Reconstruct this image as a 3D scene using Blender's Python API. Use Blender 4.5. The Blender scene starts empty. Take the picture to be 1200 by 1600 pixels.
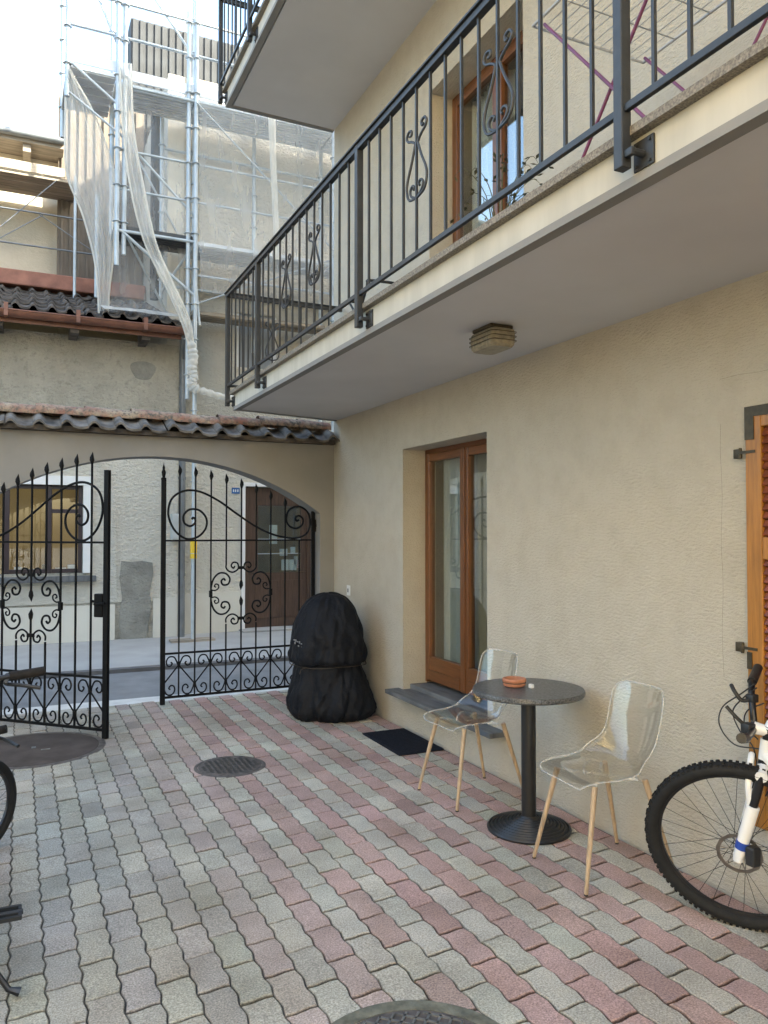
import bpy, bmesh, math, random
import numpy as np
from mathutils import Vector, Matrix, noise as mnoise
R = math.radians
rnd = random.Random(7)
scene = bpy.context.scene
col = scene.collection

# ------------------------------------------------------------------ camera
cam_d = bpy.data.cameras.new('camera')
cam = bpy.data.objects.new('camera', cam_d); col.objects.link(cam)
cam_d.sensor_width = 36.0
cam_d.lens = 1220.0 / 1600.0 * 36.0
cam_d.clip_end = 500
cam.location = (0, 0, 1.55)
cam.rotation_euler = (R(90 + 1.409), 0, -R(25.08))
scene.camera = cam

# ------------------------------------------------------------------ light
SUN_EL, SUN_AZ = 32.0, 130.0          # azimuth clockwise from +Y
world = bpy.data.worlds.new('World'); scene.world = world
world.use_nodes = True
wn = world.node_tree
sky = wn.nodes.new('ShaderNodeTexSky'); sky.sky_type = 'NISHITA'
sky.sun_disc = False
sky.sun_elevation = R(SUN_EL); sky.sun_rotation = R(SUN_AZ)
sky.air_density = 1.0; sky.dust_density = 4.0; sky.ozone_density = 1.0
bg = wn.nodes['Background']; bg.inputs['Strength'].default_value = 0.15
wn.links.new(sky.outputs[0], bg.inputs['Color'])
sd = bpy.data.lights.new('sun', 'SUN'); sd.energy = 3.2; sd.angle = R(0.53); sd.color = (1.0, .93, .82)
sun = bpy.data.objects.new('sun', sd); col.objects.link(sun)
sdir = Vector((math.sin(R(SUN_AZ)) * math.cos(R(SUN_EL)), math.cos(R(SUN_AZ)) * math.cos(R(SUN_EL)), math.sin(R(SUN_EL))))
sun.rotation_euler = (-sdir).to_track_quat('-Z', 'Y').to_euler()
sun.location = (8, -8, 14)
vs = scene.view_settings
vs.view_transform = 'Standard'; vs.look = 'None'; vs.gamma = 1.0; vs.exposure = 2.95
vs.use_white_balance = True; vs.white_balance_temperature = 6750; vs.white_balance_tint = 2
scene.cycles.max_bounces = 10; scene.cycles.transparent_max_bounces = 24
scene.cycles.use_denoising = True

# ------------------------------------------------------------------ materials
def lin(c): return tuple(((v / 255.0) / 12.92 if v / 255.0 <= .04045 else ((v / 255.0 + .055) / 1.055) ** 2.4) for v in c)
def nd(nt, t, **kw):
    n = nt.nodes.new(t)
    for k, v in kw.items(): setattr(n, k, v)
    return n
def principled(name):
    m = bpy.data.materials.new(name); m.use_nodes = True
    return m, m.node_tree, m.node_tree.nodes['Principled BSDF']
def noise_node(nt, vec, scale, detail=4, rough=.55, stretch=None):
    if stretch:
        mp = nd(nt, 'ShaderNodeMapping'); mp.inputs['Scale'].default_value = stretch
        nt.links.new(vec, mp.inputs['Vector']); vec = mp.outputs[0]
    n = nd(nt, 'ShaderNodeTexNoise'); n.inputs['Scale'].default_value = scale
    n.inputs['Detail'].default_value = detail; n.inputs['Roughness'].default_value = rough
    nt.links.new(vec, n.inputs['Vector'])
    return n.outputs['Fac']
def ramp(nt, fac, stops):
    r = nd(nt, 'ShaderNodeValToRGB')
    e = r.color_ramp.elements
    while len(e) < len(stops): e.new(.5)
    for i, (p, c) in enumerate(stops):
        e[i].position = p; e[i].color = (*c, 1) if len(c) == 3 else c
    nt.links.new(fac, r.inputs[0]); return r.outputs['Color']
def mixc(nt, fac, a, b, mode='MIX'):
    m = nd(nt, 'ShaderNodeMix', data_type='RGBA', blend_type=mode)
    for sock, v in ((m.inputs[0], fac), (m.inputs[6], a), (m.inputs[7], b)):
        if isinstance(v, (int, float)): sock.default_value = v
        elif isinstance(v, tuple): sock.default_value = (*v, 1)
        else: nt.links.new(v, sock)
    return m.outputs[2]
def bump(nt, p, h, strength=.3, dist=.01):
    b = nd(nt, 'ShaderNodeBump'); b.inputs['Strength'].default_value = strength; b.inputs['Distance'].default_value = dist
    nt.links.new(h, b.inputs['Height']); nt.links.new(b.outputs[0], p.inputs['Normal'])
def simple(name, c, rough=.5, metal=0., var=.15, vscale=8., bscale=None, bstr=.2, bdist=.003, spec=.5, c2=None, stretch=None):
    m, nt, p = principled(name)
    tc = nd(nt, 'ShaderNodeTexCoord').outputs['Object']
    f = noise_node(nt, tc, vscale, stretch=stretch)
    a = tuple(v * (1 - var) for v in c); b = c2 or tuple(min(1, v * (1 + var)) for v in c)
    nt.links.new(ramp(nt, f, [(.3, a), (.7, b)]), p.inputs['Base Color'])
    p.inputs['Roughness'].default_value = rough; p.inputs['Metallic'].default_value = metal
    p.inputs['Specular IOR Level'].default_value = spec
    if bscale: bump(nt, p, noise_node(nt, tc, bscale, stretch=stretch), bstr, bdist)
    return m
M = {}
# cream roughcast of the house
m, nt, p = principled('cream_roughcast'); M['stucco'] = m
tc = nd(nt, 'ShaderNodeTexCoord').outputs['Object']
big = noise_node(nt, tc, .9, 5); mid = noise_node(nt, tc, 6, 5, .65)
c1 = ramp(nt, big, [(.3, (.50, .465, .39)), (.72, (.535, .497, .42))])
c2 = mixc(nt, mixc(nt, 1.0, mid, mid), c1, (.50, .455, .375), 'MIX')
dirt = ramp(nt, mid, [(.42, (1, 1, 1)), (.75, (.90, .885, .86))])
nt.links.new(mixc(nt, 1.0, c1, dirt, 'MULTIPLY'), p.inputs['Base Color'])
p.inputs['Roughness'].default_value = .92; p.inputs['Specular IOR Level'].default_value = .2
g1 = noise_node(nt, tc, 64, 3, .6, (1, .6, 1.3)); g2 = noise_node(nt, tc, 220, 2, .5)
mt = nd(nt, 'ShaderNodeMath', operation='MULTIPLY_ADD'); nt.links.new(g2, mt.inputs[0]); mt.inputs[1].default_value = .35; nt.links.new(g1, mt.inputs[2])
bump(nt, p, mt.outputs[0], .85, .015)
M['smooth_cream'] = simple('cream_paint', (.50, .480, .42), .85, var=.09, vscale=3, stretch=(3, 3, .5), bscale=90, bstr=.12, bdist=.002, spec=.2)
M['soffit'] = simple('soffit_paint', (.60, .60, .615), .9, var=.05, vscale=1.5, bscale=60, bstr=.08, bdist=.002, spec=.15)
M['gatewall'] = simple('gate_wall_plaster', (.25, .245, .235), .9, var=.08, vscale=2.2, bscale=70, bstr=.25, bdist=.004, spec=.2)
M['granite_edge'] = simple('speckled_stone', (.20, .175, .14), .7, var=.6, vscale=140, bscale=120, bstr=.2)
# wood
def wood(name, c, ax):
    st = [14, 14, 14]; st[ax] = .9
    m, nt, p = principled(name)
    tc = nd(nt, 'ShaderNodeTexCoord').outputs['Object']
    f = noise_node(nt, tc, 5, 5, .6, tuple(st))
    nt.links.new(ramp(nt, f, [(.25, tuple(v * .55 for v in c)), (.55, c), (.8, tuple(v * 1.25 for v in c))]), p.inputs['Base Color'])
    p.inputs['Roughness'].default_value = .38; bump(nt, p, f, .12, .002); return m
M['wood_v'] = wood('varnished_wood', (.155, .058, .018), 2)
M['wood_h'] = wood('varnished_wood_rail', (.155, .058, .018), 1)
M['shutter'] = wood('shutter_wood', (.36, .155, .028), 2)
M['louvre'] = wood('louvre_wood', (.17, .045, .018), 1)
M['brown_door'] = wood('brown_door_wood', (.10, .060, .042), 2)
M['leg_wood'] = wood('leg_wood_print', (.44, .32, .205), 2)
M['iron'] = simple('black_iron', (.004, .004, .0045), .55, .0, .3, 30, 90, .12, .001, .18)
M['rail_iron'] = simple('grey_painted_iron', (.026, .027, .028), .5, 0, .25, 20, 80, .15, .001, .5)
M['bronze'] = simple('dark_brass', (.055, .042, .022), .5, .3, .3, 40)
M['slate'] = simple('slate', (.12, .125, .13), .6, 0, .35, 4, 30, .3, .004, .4, stretch=(6, 1, 1))
M['mat'] = simple('rubber_mat', (.012, .014, .022), .85, 0, .3, 60, 300, .6, .004, .2)
M['granite'] = simple('dark_granite', (.018, .018, .020), .32, 0, .9, 120, c2=(.17, .17, .17), spec=.3)
M['black_metal'] = simple('black_cast_metal', (.012, .012, .013), .42, 0, .2, 20, 120, .15, .001)
M['clay'] = simple('terracotta', (.42, .17, .09), .7, 0, .2, 20)
M['white'] = simple('white_paint', (.75, .75, .74), .45, 0, .04, 5)
M['white_gloss'] = simple('white_bike_paint', (.78, .78, .77), .2, 0, .03, 5)
M['blue'] = simple('blue_sticker', (.02, .06, .32), .4)
M['chrome'] = simple('bare_metal', (.55, .55, .55), .3, 1.0, .1)
M['rotor'] = simple('brake_steel', (.30, .28, .25), .4, 1.0, .2, 30)
M['rubber'] = simple('tyre_rubber', (.014, .014, .014), .75, 0, .25, 30, 200, .3, .002, .3)
M['alloy_dark'] = simple('black_alloy', (.02, .02, .022), .3, .3, .15)
M['spoke'] = simple('dark_spoke', (.04, .04, .04), .35, .8, .1)
M['plastic'] = simple('black_plastic', (.018, .018, .019), .5, 0, .15)
M['grip'] = simple('worn_brown_grip', (.013, .011, .010), .8, 0, .4, 40, 120, .4, .002, .3)
M['galv'] = simple('galvanised_tube', (.44, .49, .53), .45, .3, .15, 5)
M['galv_board'] = simple('galvanised_board', (.66, .70, .74), .5, .1, .15, 3)
M['plank'] = simple('weathered_plank', (.30, .26, .21), .85, 0, .35, 3, 40, .3, .004, .2, stretch=(.6, 8, 8))
M['dark_plank'] = simple('dark_deck', (.075, .08, .085), .8, 0, .3, 4)
M['yellow'] = simple('yellow_plastic', (.75, .50, .03), .5)
M['box_grey'] = simple('grey_meter_box', (.42, .44, .44), .55, 0, .08)
M['zinc'] = simple('zinc_pipe', (.17, .185, .20), .5, .5, .2, 4)
M['copper'] = simple('copper_gutter', (.165, .072, .048), .5, .2, .3, 5)
M['flashing'] = simple('red_flashing', (.27, .12, .085), .75, 0, .3, 5)
M['tile_dark'] = simple('dark_roof_tile', (.050, .044, .040), .8, 0, .5, 6, 60, .5, .006, c2=(.15, .13, .115), spec=.2)
M['tile_eave'] = simple('grey_roof_tile', (.060, .055, .050), .75, 0, .45, 7, 60, .5, .006, c2=(.21, .195, .175), spec=.25)
# ridge tiles: terracotta with lichen
m, nt, p = principled('lichen_ridge_tile'); M['ridge'] = m
tc = nd(nt, 'ShaderNodeTexCoord').outputs['Object']
f = noise_node(nt, tc, 4.5, 5, .7); f2 = noise_node(nt, tc, 28, 4, .7)
c = mixc(nt, ramp(nt, f, [(.40, (0, 0, 0)), (.62, (1, 1, 1))]), (.235, .115, .085), (.33, .28, .21))
c = mixc(nt, ramp(nt, f2, [(.48, (0, 0, 0)), (.62, (1, 1, 1))]), c, (.10, .09, .075))
nt.links.new(c, p.inputs['Base Color']); p.inputs['Roughness'].default_value = .9; bump(nt, p, f2, .4, .006)
# old plasters across the street
def plaster(name, a, b, spot, sc, bs, bd, lo=.58):
    m, nt, p = principled(name)
    tc = nd(nt, 'ShaderNodeTexCoord').outputs['Object']
    f = noise_node(nt, tc, sc, 6, .65); g = noise_node(nt, tc, sc * 9, 5, .7); h = noise_node(nt, tc, 17, 5, .65, (1, 1, 1.6))
    c = ramp(nt, f, [(.34, a), (.66, b)])
    c = mixc(nt, ramp(nt, g, [(lo, (0, 0, 0)), (lo + .2, (.8, .8, .8))]), c, spot)
    nt.links.new(c, p.inputs['Base Color']); p.inputs['Roughness'].default_value = .95; p.inputs['Specular IOR Level'].default_value = .15
    bump(nt, p, h, bs, bd); return m
M['old_plaster'] = plaster('old_grey_plaster', (.42, .395, .33), (.62, .585, .50), (.27, .25, .21), 1.1, 1.0, .08, .52)
M['street_plaster'] = plaster('street_plaster', (.70, .66, .57), (.82, .785, .69), (.58, .55, .475), .9, 1.0, .08, .58)
M['tall_plaster'] = plaster('tall_house_plaster', (.54, .51, .445), (.68, .645, .565), (.42, .395, .34), .6, 1.0, .07)
M['base_plaster'] = plaster('base_plaster', (.60, .57, .50), (.68, .65, .57), (.48, .455, .40), .9, .3, .01, .66)
M['cement'] = plaster('cement_patch', (.24, .235, .21), (.38, .37, .33), (.17, .165, .15), 3.5, 1.0, .05)
M['rear_plaster'] = plaster('rear_plaster', (.46, .41, .32), (.58, .53, .43), (.36, .32, .25), .5, .5, .02)
M['ochre'] = simple('ochre_plaster', (.60, .46, .25), .95, 0, .08, 2)  # wall colour of the added houses, chosen for warm bounce light
M['cladding'] = simple('dark_cladding', (.032, .036, .042), .8, 0, .3, 3)
M['batten'] = simple('brown_batten', (.15, .125, .10), .8, 0, .3, 3, stretch=(4, 4, .5))
M['asphalt'] = simple('asphalt', (.205, .207, .21), .9, 0, .15, 3, 220, .4, .006, .2)
M['pave_concrete'] = simple('pavement_concrete', (.36, .355, .345), .9, 0, .1, 2, 150, .3, .004, .2)
M['kerb'] = simple('kerb_stone', (.11, .11, .115), .85, 0, .2, 6, 100, .3)
M['threshold'] = simple('pale_concrete', (.58, .57, .54), .9, 0, .15, 5, 120, .3, .004, .2)
M['earth'] = simple('plain_ground', (.16, .15, .14), .95, 0, .2, 2)
M['collar'] = simple('mossy_concrete', (.17, .165, .125), .95, 0, .45, 16, 120, .5, .006, .15)
M['castiron'] = simple('worn_cast_iron', (.12, .105, .095), .6, .3, .4, 20, 150, .3, .002)
M['castiron_bright'] = simple('polished_ribs', (.20, .20, .195), .45, .5, .3, 30)
M['rusty_cover'] = simple('brown_cover', (.085, .070, .062), .85, 0, .3, 5, 120, .3, .003, .2)
M['curtain'] = simple('net_curtain', (.60, .61, .60), .9, 0, .06, 3)
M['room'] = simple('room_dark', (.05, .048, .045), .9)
M['warm_room'] = simple('warm_room_wall', (.42, .29, .12), .9, 0, .15, 2)
M['dark_frame'] = simple('dark_plum_frame', (.030, .018, .024), .4)
M['paper'] = simple('paper_notice', (.80, .82, .78), .8, 0, .05)
M['pink_paper'] = simple('pink_notice', (.75, .45, .47), .8, 0, .05)
M['grey_shutter'] = simple('grey_shutter', (.26, .28, .30), .6, 0, .06)
M['plum'] = simple('plum_tube', (.16, .035, .10), .4)
M['wire'] = simple('white_wire', (.34, .345, .35), .4)
M['purple'] = simple('purple_plastic', (.10, .06, .34), .5)
M['red'] = simple('red_plastic', (.52, .08, .07), .5)
M['leaf'] = simple('dry_leaf', (.085, .085, .045), .8, 0, .4, 20)
M['pot'] = simple('dark_pot', (.06, .06, .06), .7)
M['plate_blue'] = simple('blue_plate', (.03, .12, .33), .4)
M['lampglass'] = simple('dusty_lamp_glass', (.24, .21, .15), .35, 0, .25, 40)
M['silver_print'] = simple('silver_print', (.62, .62, .62), .5)
M['faint_print'] = simple('faint_print', (.20, .20, .21), .6)
M['cord'] = simple('brown_cord', (.045, .036, .028), .8)
# barbecue cover cloth
m, nt, p = principled('black_cover_cloth'); M['cover'] = m
tc = nd(nt, 'ShaderNodeTexCoord').outputs['Object']
f = noise_node(nt, tc, 7, 5, .6, (1, 1, .35)); w = noise_node(nt, tc, 22, 4, .6)
nt.links.new(ramp(nt, f, [(.3, (.004, .0045, .0065)), (.7, (.008, .009, .013))]), p.inputs['Base Color'])
p.inputs['Roughness'].default_value = .68; p.inputs['Specular IOR Level'].default_value = .25
bump(nt, p, w, .5, .02)
# paver stone: colour of each stone comes from its own attribute
m, nt, p = principled('paver_concrete'); M['paver'] = m
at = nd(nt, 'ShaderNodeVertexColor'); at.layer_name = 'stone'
tc = nd(nt, 'ShaderNodeTexCoord').outputs['Object']
g = noise_node(nt, tc, 150, 3, .75); g2 = noise_node(nt, tc, 2.3, 5, .6); g3 = noise_node(nt, tc, 38, 5, .75)
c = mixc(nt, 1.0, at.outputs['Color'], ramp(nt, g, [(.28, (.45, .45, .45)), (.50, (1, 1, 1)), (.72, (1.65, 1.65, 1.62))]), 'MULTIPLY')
c = mixc(nt, 1.0, c, ramp(nt, g2, [(.3, (.70, .69, .67)), (.7, (1.15, 1.15, 1.15))]), 'MULTIPLY')
c = mixc(nt, ramp(nt, g3, [(.60, (0, 0, 0)), (.76, (.55, .55, .55))]), c, (.10, .10, .09))
nt.links.new(c, p.inputs['Base Color']); p.inputs['Roughness'].default_value = .9; p.inputs['Specular IOR Level'].default_value = .2
bump(nt, p, g, .5, .003)
m, nt, p = principled('joint_sand'); M['joint'] = m
tc = nd(nt, 'ShaderNodeTexCoord').outputs['Object']
f = noise_node(nt, tc, 9, 5, .7); f2 = noise_node(nt, tc, 120, 3, .6)
c = ramp(nt, f, [(.50, (.06, .056, .050)), (.66, (.12, .112, .10)), (.74, (.42, .40, .36))])
c = mixc(nt, 1.0, c, ramp(nt, f2, [(.3, (.6, .6, .6)), (.7, (1.2, 1.2, 1.2))]), 'MULTIPLY')
nt.links.new(c, p.inputs['Base Color']); p.inputs['Roughness'].default_value = 1.0
# glass, clear plastic, nets
def sheet_glass(name, ior, tint, rough=.0, expo=4.0):
    m = bpy.data.materials.new(name); m.use_nodes = True; nt = m.node_tree
    nt.nodes.remove(nt.nodes['Principled BSDF']); out = nt.nodes['Material Output']
    t = nd(nt, 'ShaderNodeBsdfTransparent'); t.inputs[0].default_value = (*tint, 1)
    g = nd(nt, 'ShaderNodeBsdfGlossy'); g.inputs['Roughness'].default_value = rough; g.inputs[0].default_value = (1, 1, 1, 1)
    lw = nd(nt, 'ShaderNodeLayerWeight'); lw.inputs[0].default_value = .5
    pw = nd(nt, 'ShaderNodeMath', operation='POWER'); nt.links.new(lw.outputs['Facing'], pw.inputs[0]); pw.inputs[1].default_value = expo
    r0 = ((ior - 1) / (ior + 1)) ** 2
    fr = nd(nt, 'ShaderNodeMath', operation='MULTIPLY_ADD'); nt.links.new(pw.outputs[0], fr.inputs[0]); fr.inputs[1].default_value = 1 - r0; fr.inputs[2].default_value = r0
    mx = nd(nt, 'ShaderNodeMixShader')
    nt.links.new(fr.outputs[0], mx.inputs[0]); nt.links.new(t.outputs[0], mx.inputs[1]); nt.links.new(g.outputs[0], mx.inputs[2])
    nt.links.new(mx.outputs[0], out.inputs[0]); return m
M['glass'] = sheet_glass('window_glass', 2.0, (.80, .84, .84))
M['glass_street'] = sheet_glass('street_glass', 1.5, (.85, .87, .87))
M['clear'] = sheet_glass('clear_polycarbonate', 1.40, (.985, .985, .975), .03, 3.3)
m = bpy.data.materials.new('polycarbonate_edge'); m.use_nodes = True; nt = m.node_tree; M['clear_edge'] = m
pp = nt.nodes['Principled BSDF']; pp.inputs['Base Color'].default_value = (.80, .80, .77, 1); pp.inputs['Roughness'].default_value = .08
t = nd(nt, 'ShaderNodeBsdfTransparent'); mx = nd(nt, 'ShaderNodeMixShader'); mx.inputs[0].default_value = .30
nt.links.new(t.outputs[0], mx.inputs[1]); nt.links.new(pp.outputs[0], mx.inputs[2]); nt.links.new(mx.outputs[0], nt.nodes['Material Output'].inputs[0])
def net(name, op, c):
    m = bpy.data.materials.new(name); m.use_nodes = True; nt = m.node_tree
    nt.nodes.remove(nt.nodes['Principled BSDF']); out = nt.nodes['Material Output']
    t = nd(nt, 'ShaderNodeBsdfTransparent'); d = nd(nt, 'ShaderNodeBsdfDiffuse'); d.inputs[0].default_value = (*c, 1)
    tl = nd(nt, 'ShaderNodeBsdfTranslucent'); tl.inputs[0].default_value = (*c, 1)
    a = nd(nt, 'ShaderNodeMixShader'); a.inputs[0].default_value = .5
    nt.links.new(d.outputs[0], a.inputs[1]); nt.links.new(tl.outputs[0], a.inputs[2])
    tc = nd(nt, 'ShaderNodeTexCoord').outputs['Object']
    f = noise_node(nt, tc, 3, 4, .6, (2, 1, .5))
    mr = nd(nt, 'ShaderNodeMapRange'); mr.inputs[1].default_value = .3; mr.inputs[2].default_value = .7
    mr.inputs[3].default_value = op * .75; mr.inputs[4].default_value = min(1, op * 1.25); nt.links.new(f, mr.inputs[0])
    mx = nd(nt, 'ShaderNodeMixShader'); nt.links.new(mr.outputs[0], mx.inputs[0]); nt.links.new(t.outputs[0], mx.inputs[1]); nt.links.new(a.outputs[0], mx.inputs[2])
    nt.links.new(mx.outputs[0], out.inputs[0]); return m
M['net'] = net('debris_net', .52, (.88, .87, .84))
M['net_thin'] = net('thin_debris_net', .25, (.90, .90, .89))
M['net_dense'] = net('bunched_net', .9, (.80, .79, .75))

# ------------------------------------------------------------------ mesh helpers
class MB:
    def __init__(s): s.v = []; s.f = []; s.m = []; s.sm = []
    def add(s, vs, fs, mi=0, smooth=False):
        o = len(s.v); s.v += [tuple(v) for v in vs]
        for f in fs: s.f.append(tuple(i + o for i in f)); s.m.append(mi); s.sm.append(smooth)
    def box(s, a, b, mi=0, bev=0.):
        x0, y0, z0 = [min(p, q) for p, q in zip(a, b)]; x1, y1, z1 = [max(p, q) for p, q in zip(a, b)]
        if bev <= 0:
            s.add([(x0, y0, z0), (x1, y0, z0), (x1, y1, z0), (x0, y1, z0), (x0, y0, z1), (x1, y0, z1), (x1, y1, z1), (x0, y1, z1)],
                  [(3, 2, 1, 0), (4, 5, 6, 7), (0, 1, 5, 4), (1, 2, 6, 5), (2, 3, 7, 6), (3, 0, 4, 7)], mi); return
        bm = bmesh.new(); bmesh.ops.create_cube(bm, size=1)
        for v in bm.verts: v.co = Vector(((x0 + x1) / 2 + v.co.x * (x1 - x0), (y0 + y1) / 2 + v.co.y * (y1 - y0), (z0 + z1) / 2 + v.co.z * (z1 - z0)))
        bmesh.ops.bevel(bm, geom=bm.edges[:], offset=min(bev, .45 * min(x1 - x0, y1 - y0, z1 - z0)), segments=2, affect='EDGES', profile=.5)
        bm.verts.index_update(); s.add([v.co[:] for v in bm.verts], [[v.index for v in f.verts] for f in bm.faces], mi); bm.free()
    def tube(s, pts, r, n=8, mi=0, smooth=True, closed=False, flat=None):
        P = [Vector(p) for p in pts]; k = len(P); rr = r if isinstance(r, (list, tuple)) else [r] * k
        vs = []; up = None
        for i in range(k):
            if closed: t = P[(i + 1) % k] - P[i - 1]
            else: t = P[min(i + 1, k - 1)] - P[max(i - 1, 0)]
            if t.length < 1e-9: t = Vector((0, 0, 1))
            t.normalize()
            if up is None:
                up = Vector(flat) if flat else (Vector((0, 0, 1)) if abs(t.z) < .9 else Vector((1, 0, 0)))
            if flat: up = Vector(flat)
            a = t.cross(up)
            if a.length < 1e-6: a = t.orthogonal()
            a.normalize(); b = a.cross(t).normalized(); up = b if not flat else up
            for j in range(n):
                g = 2 * math.pi * (j + .5) / n
                vs.append(P[i] + a * (rr[i] * math.cos(g)) + b * (rr[i] * math.sin(g)))
        fs = []
        for i in range(k if closed else k - 1):
            for j in range(n):
                i2 = (i + 1) % k; j2 = (j + 1) % n
                fs.append((i * n + j, i * n + j2, i2 * n + j2, i2 * n + j))
        s.add(vs, fs, mi, smooth and n > 4)
        if not closed: s.add([vs[j] for j in range(n)] + [vs[(k - 1) * n + j] for j in range(n)], [tuple(range(n)), tuple(range(2 * n - 1, n - 1, -1))], mi)
    def bar(s, a, b, w, h=None, mi=0):                                   # square bar
        s.tube([a, b], (w / 2) * 1.414, 4, mi, False)
    def lathe(s, prof, c=(0, 0, 0), n=32, mi=0, smooth=True):
        vs = []; fs = []
        for r, z in prof:
            for j in range(n):
                a = 2 * math.pi * j / n; vs.append((c[0] + r * math.cos(a), c[1] + r * math.sin(a), c[2] + z))
        for i in range(len(prof) - 1):
            for j in range(n): fs.append((i * n + j, i * n + (j + 1) % n, (i + 1) * n + (j + 1) % n, (i + 1) * n + j))
        fs.append(tuple(range(n - 1, -1, -1))); fs.append(tuple((len(prof) - 1) * n + j for j in range(n)))
        s.add(vs, fs, mi, smooth)
    def grid(s, fn, nu, nv, mi=0, smooth=True):
        vs = [fn(i / nu, j / nv) for i in range(nu + 1) for j in range(nv + 1)]
        fs = [(i * (nv + 1) + j, (i + 1) * (nv + 1) + j, (i + 1) * (nv + 1) + j + 1, i * (nv + 1) + j + 1) for i in range(nu) for j in range(nv)]
        s.add(vs, fs, mi, smooth)
    def prism(s, poly, p0, ax, depth, mi=0):
        # poly of (a,b); ax = (A axis, B axis) vectors; extruded along the third
        A, B, D = [Vector(q) for q in ax]; p0 = Vector(p0); n = len(poly)
        v0 = [p0 + A * a + B * b for a, b in poly]; v1 = [v + D * depth for v in v0]
        s.add(v0 + v1, [tuple(range(n - 1, -1, -1)), tuple(range(n, 2 * n))] + [(i, (i + 1) % n, n + (i + 1) % n, n + i) for i in range(n)], mi)
    def build(s, name, mats, parent=None, local=False):
        off = Vector((0, 0, 0))
        if parent is not None and not local:
            q = parent
            while q is not None: off += Vector(q.location); q = q.parent
        me = bpy.data.meshes.new(name)
        me.from_pydata([(v[0] - off.x, v[1] - off.y, v[2] - off.z) for v in s.v], [], s.f)
        for k in (mats if isinstance(mats, (list, tuple)) else [mats]): me.materials.append(M[k])
        me.polygons.foreach_set('material_index', s.m); me.polygons.foreach_set('use_smooth', s.sm)
        me.update()
        bm = bmesh.new(); bm.from_mesh(me); bmesh.ops.recalc_face_normals(bm, faces=bm.faces[:]); bm.to_mesh(me); bm.free()
        if any(s.sm):
            try: me.set_sharp_from_angle(angle=R(40))
            except Exception: pass
        o = bpy.data.objects.new(name, me); col.objects.link(o)
        if parent is not None: o.parent = parent
        return o
def thing(name, label, cat, loc=(0, 0, 0), rz=0, group=None):
    o = bpy.data.objects.new(name, None); o.empty_display_size = .1; col.objects.link(o)
    o.location = loc; o.rotation_euler = (0, 0, rz); return tag(o, label, cat, group)
def tag(o, label, cat, group=None):
    o['label'] = label; o['category'] = cat
    if group: o['group'] = group
    return o
def struct(o): o['kind'] = 'structure'; return o
def stuff(o): o['kind'] = 'stuff'; return o
def one(mb_fn, name, mats, parent=None, local=False):
    b = MB(); mb_fn(b); return b.build(name, mats, parent, local)
def BX(name, a, b, mat, parent=None, bev=0., local=False): return one(lambda q: q.box(a, b, 0, bev), name, mat, parent, local)
def TB(name, pts, r, mat, parent=None, n=8, local=False): return one(lambda q: q.tube(pts, r, n), name, mat, parent, local)
def spline(pts, k=8):
    P = [Vector(p) for p in pts]; P = [2 * P[0] - P[1]] + P + [2 * P[-1] - P[-2]]; out = []
    for i in range(1, len(P) - 2):
        for j in range(k):
            t = j / k; a, b, c, d = P[i - 1:i + 3]
            out.append(.5 * ((2 * b) + (c - a) * t + (2 * a - 5 * b + 4 * c - d) * t * t + (3 * b - a - 3 * c + d) * t ** 3))
    return out + [P[-2]]
def spiral(c, r0, r1, a0, a1, n=18):
    return [(c[0] + (r0 + (r1 - r0) * i / n) * math.cos(R(a0 + (a1 - a0) * i / n)), c[1] + (r0 + (r1 - r0) * i / n) * math.sin(R(a0 + (a1 - a0) * i / n))) for i in range(n + 1)]

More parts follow.
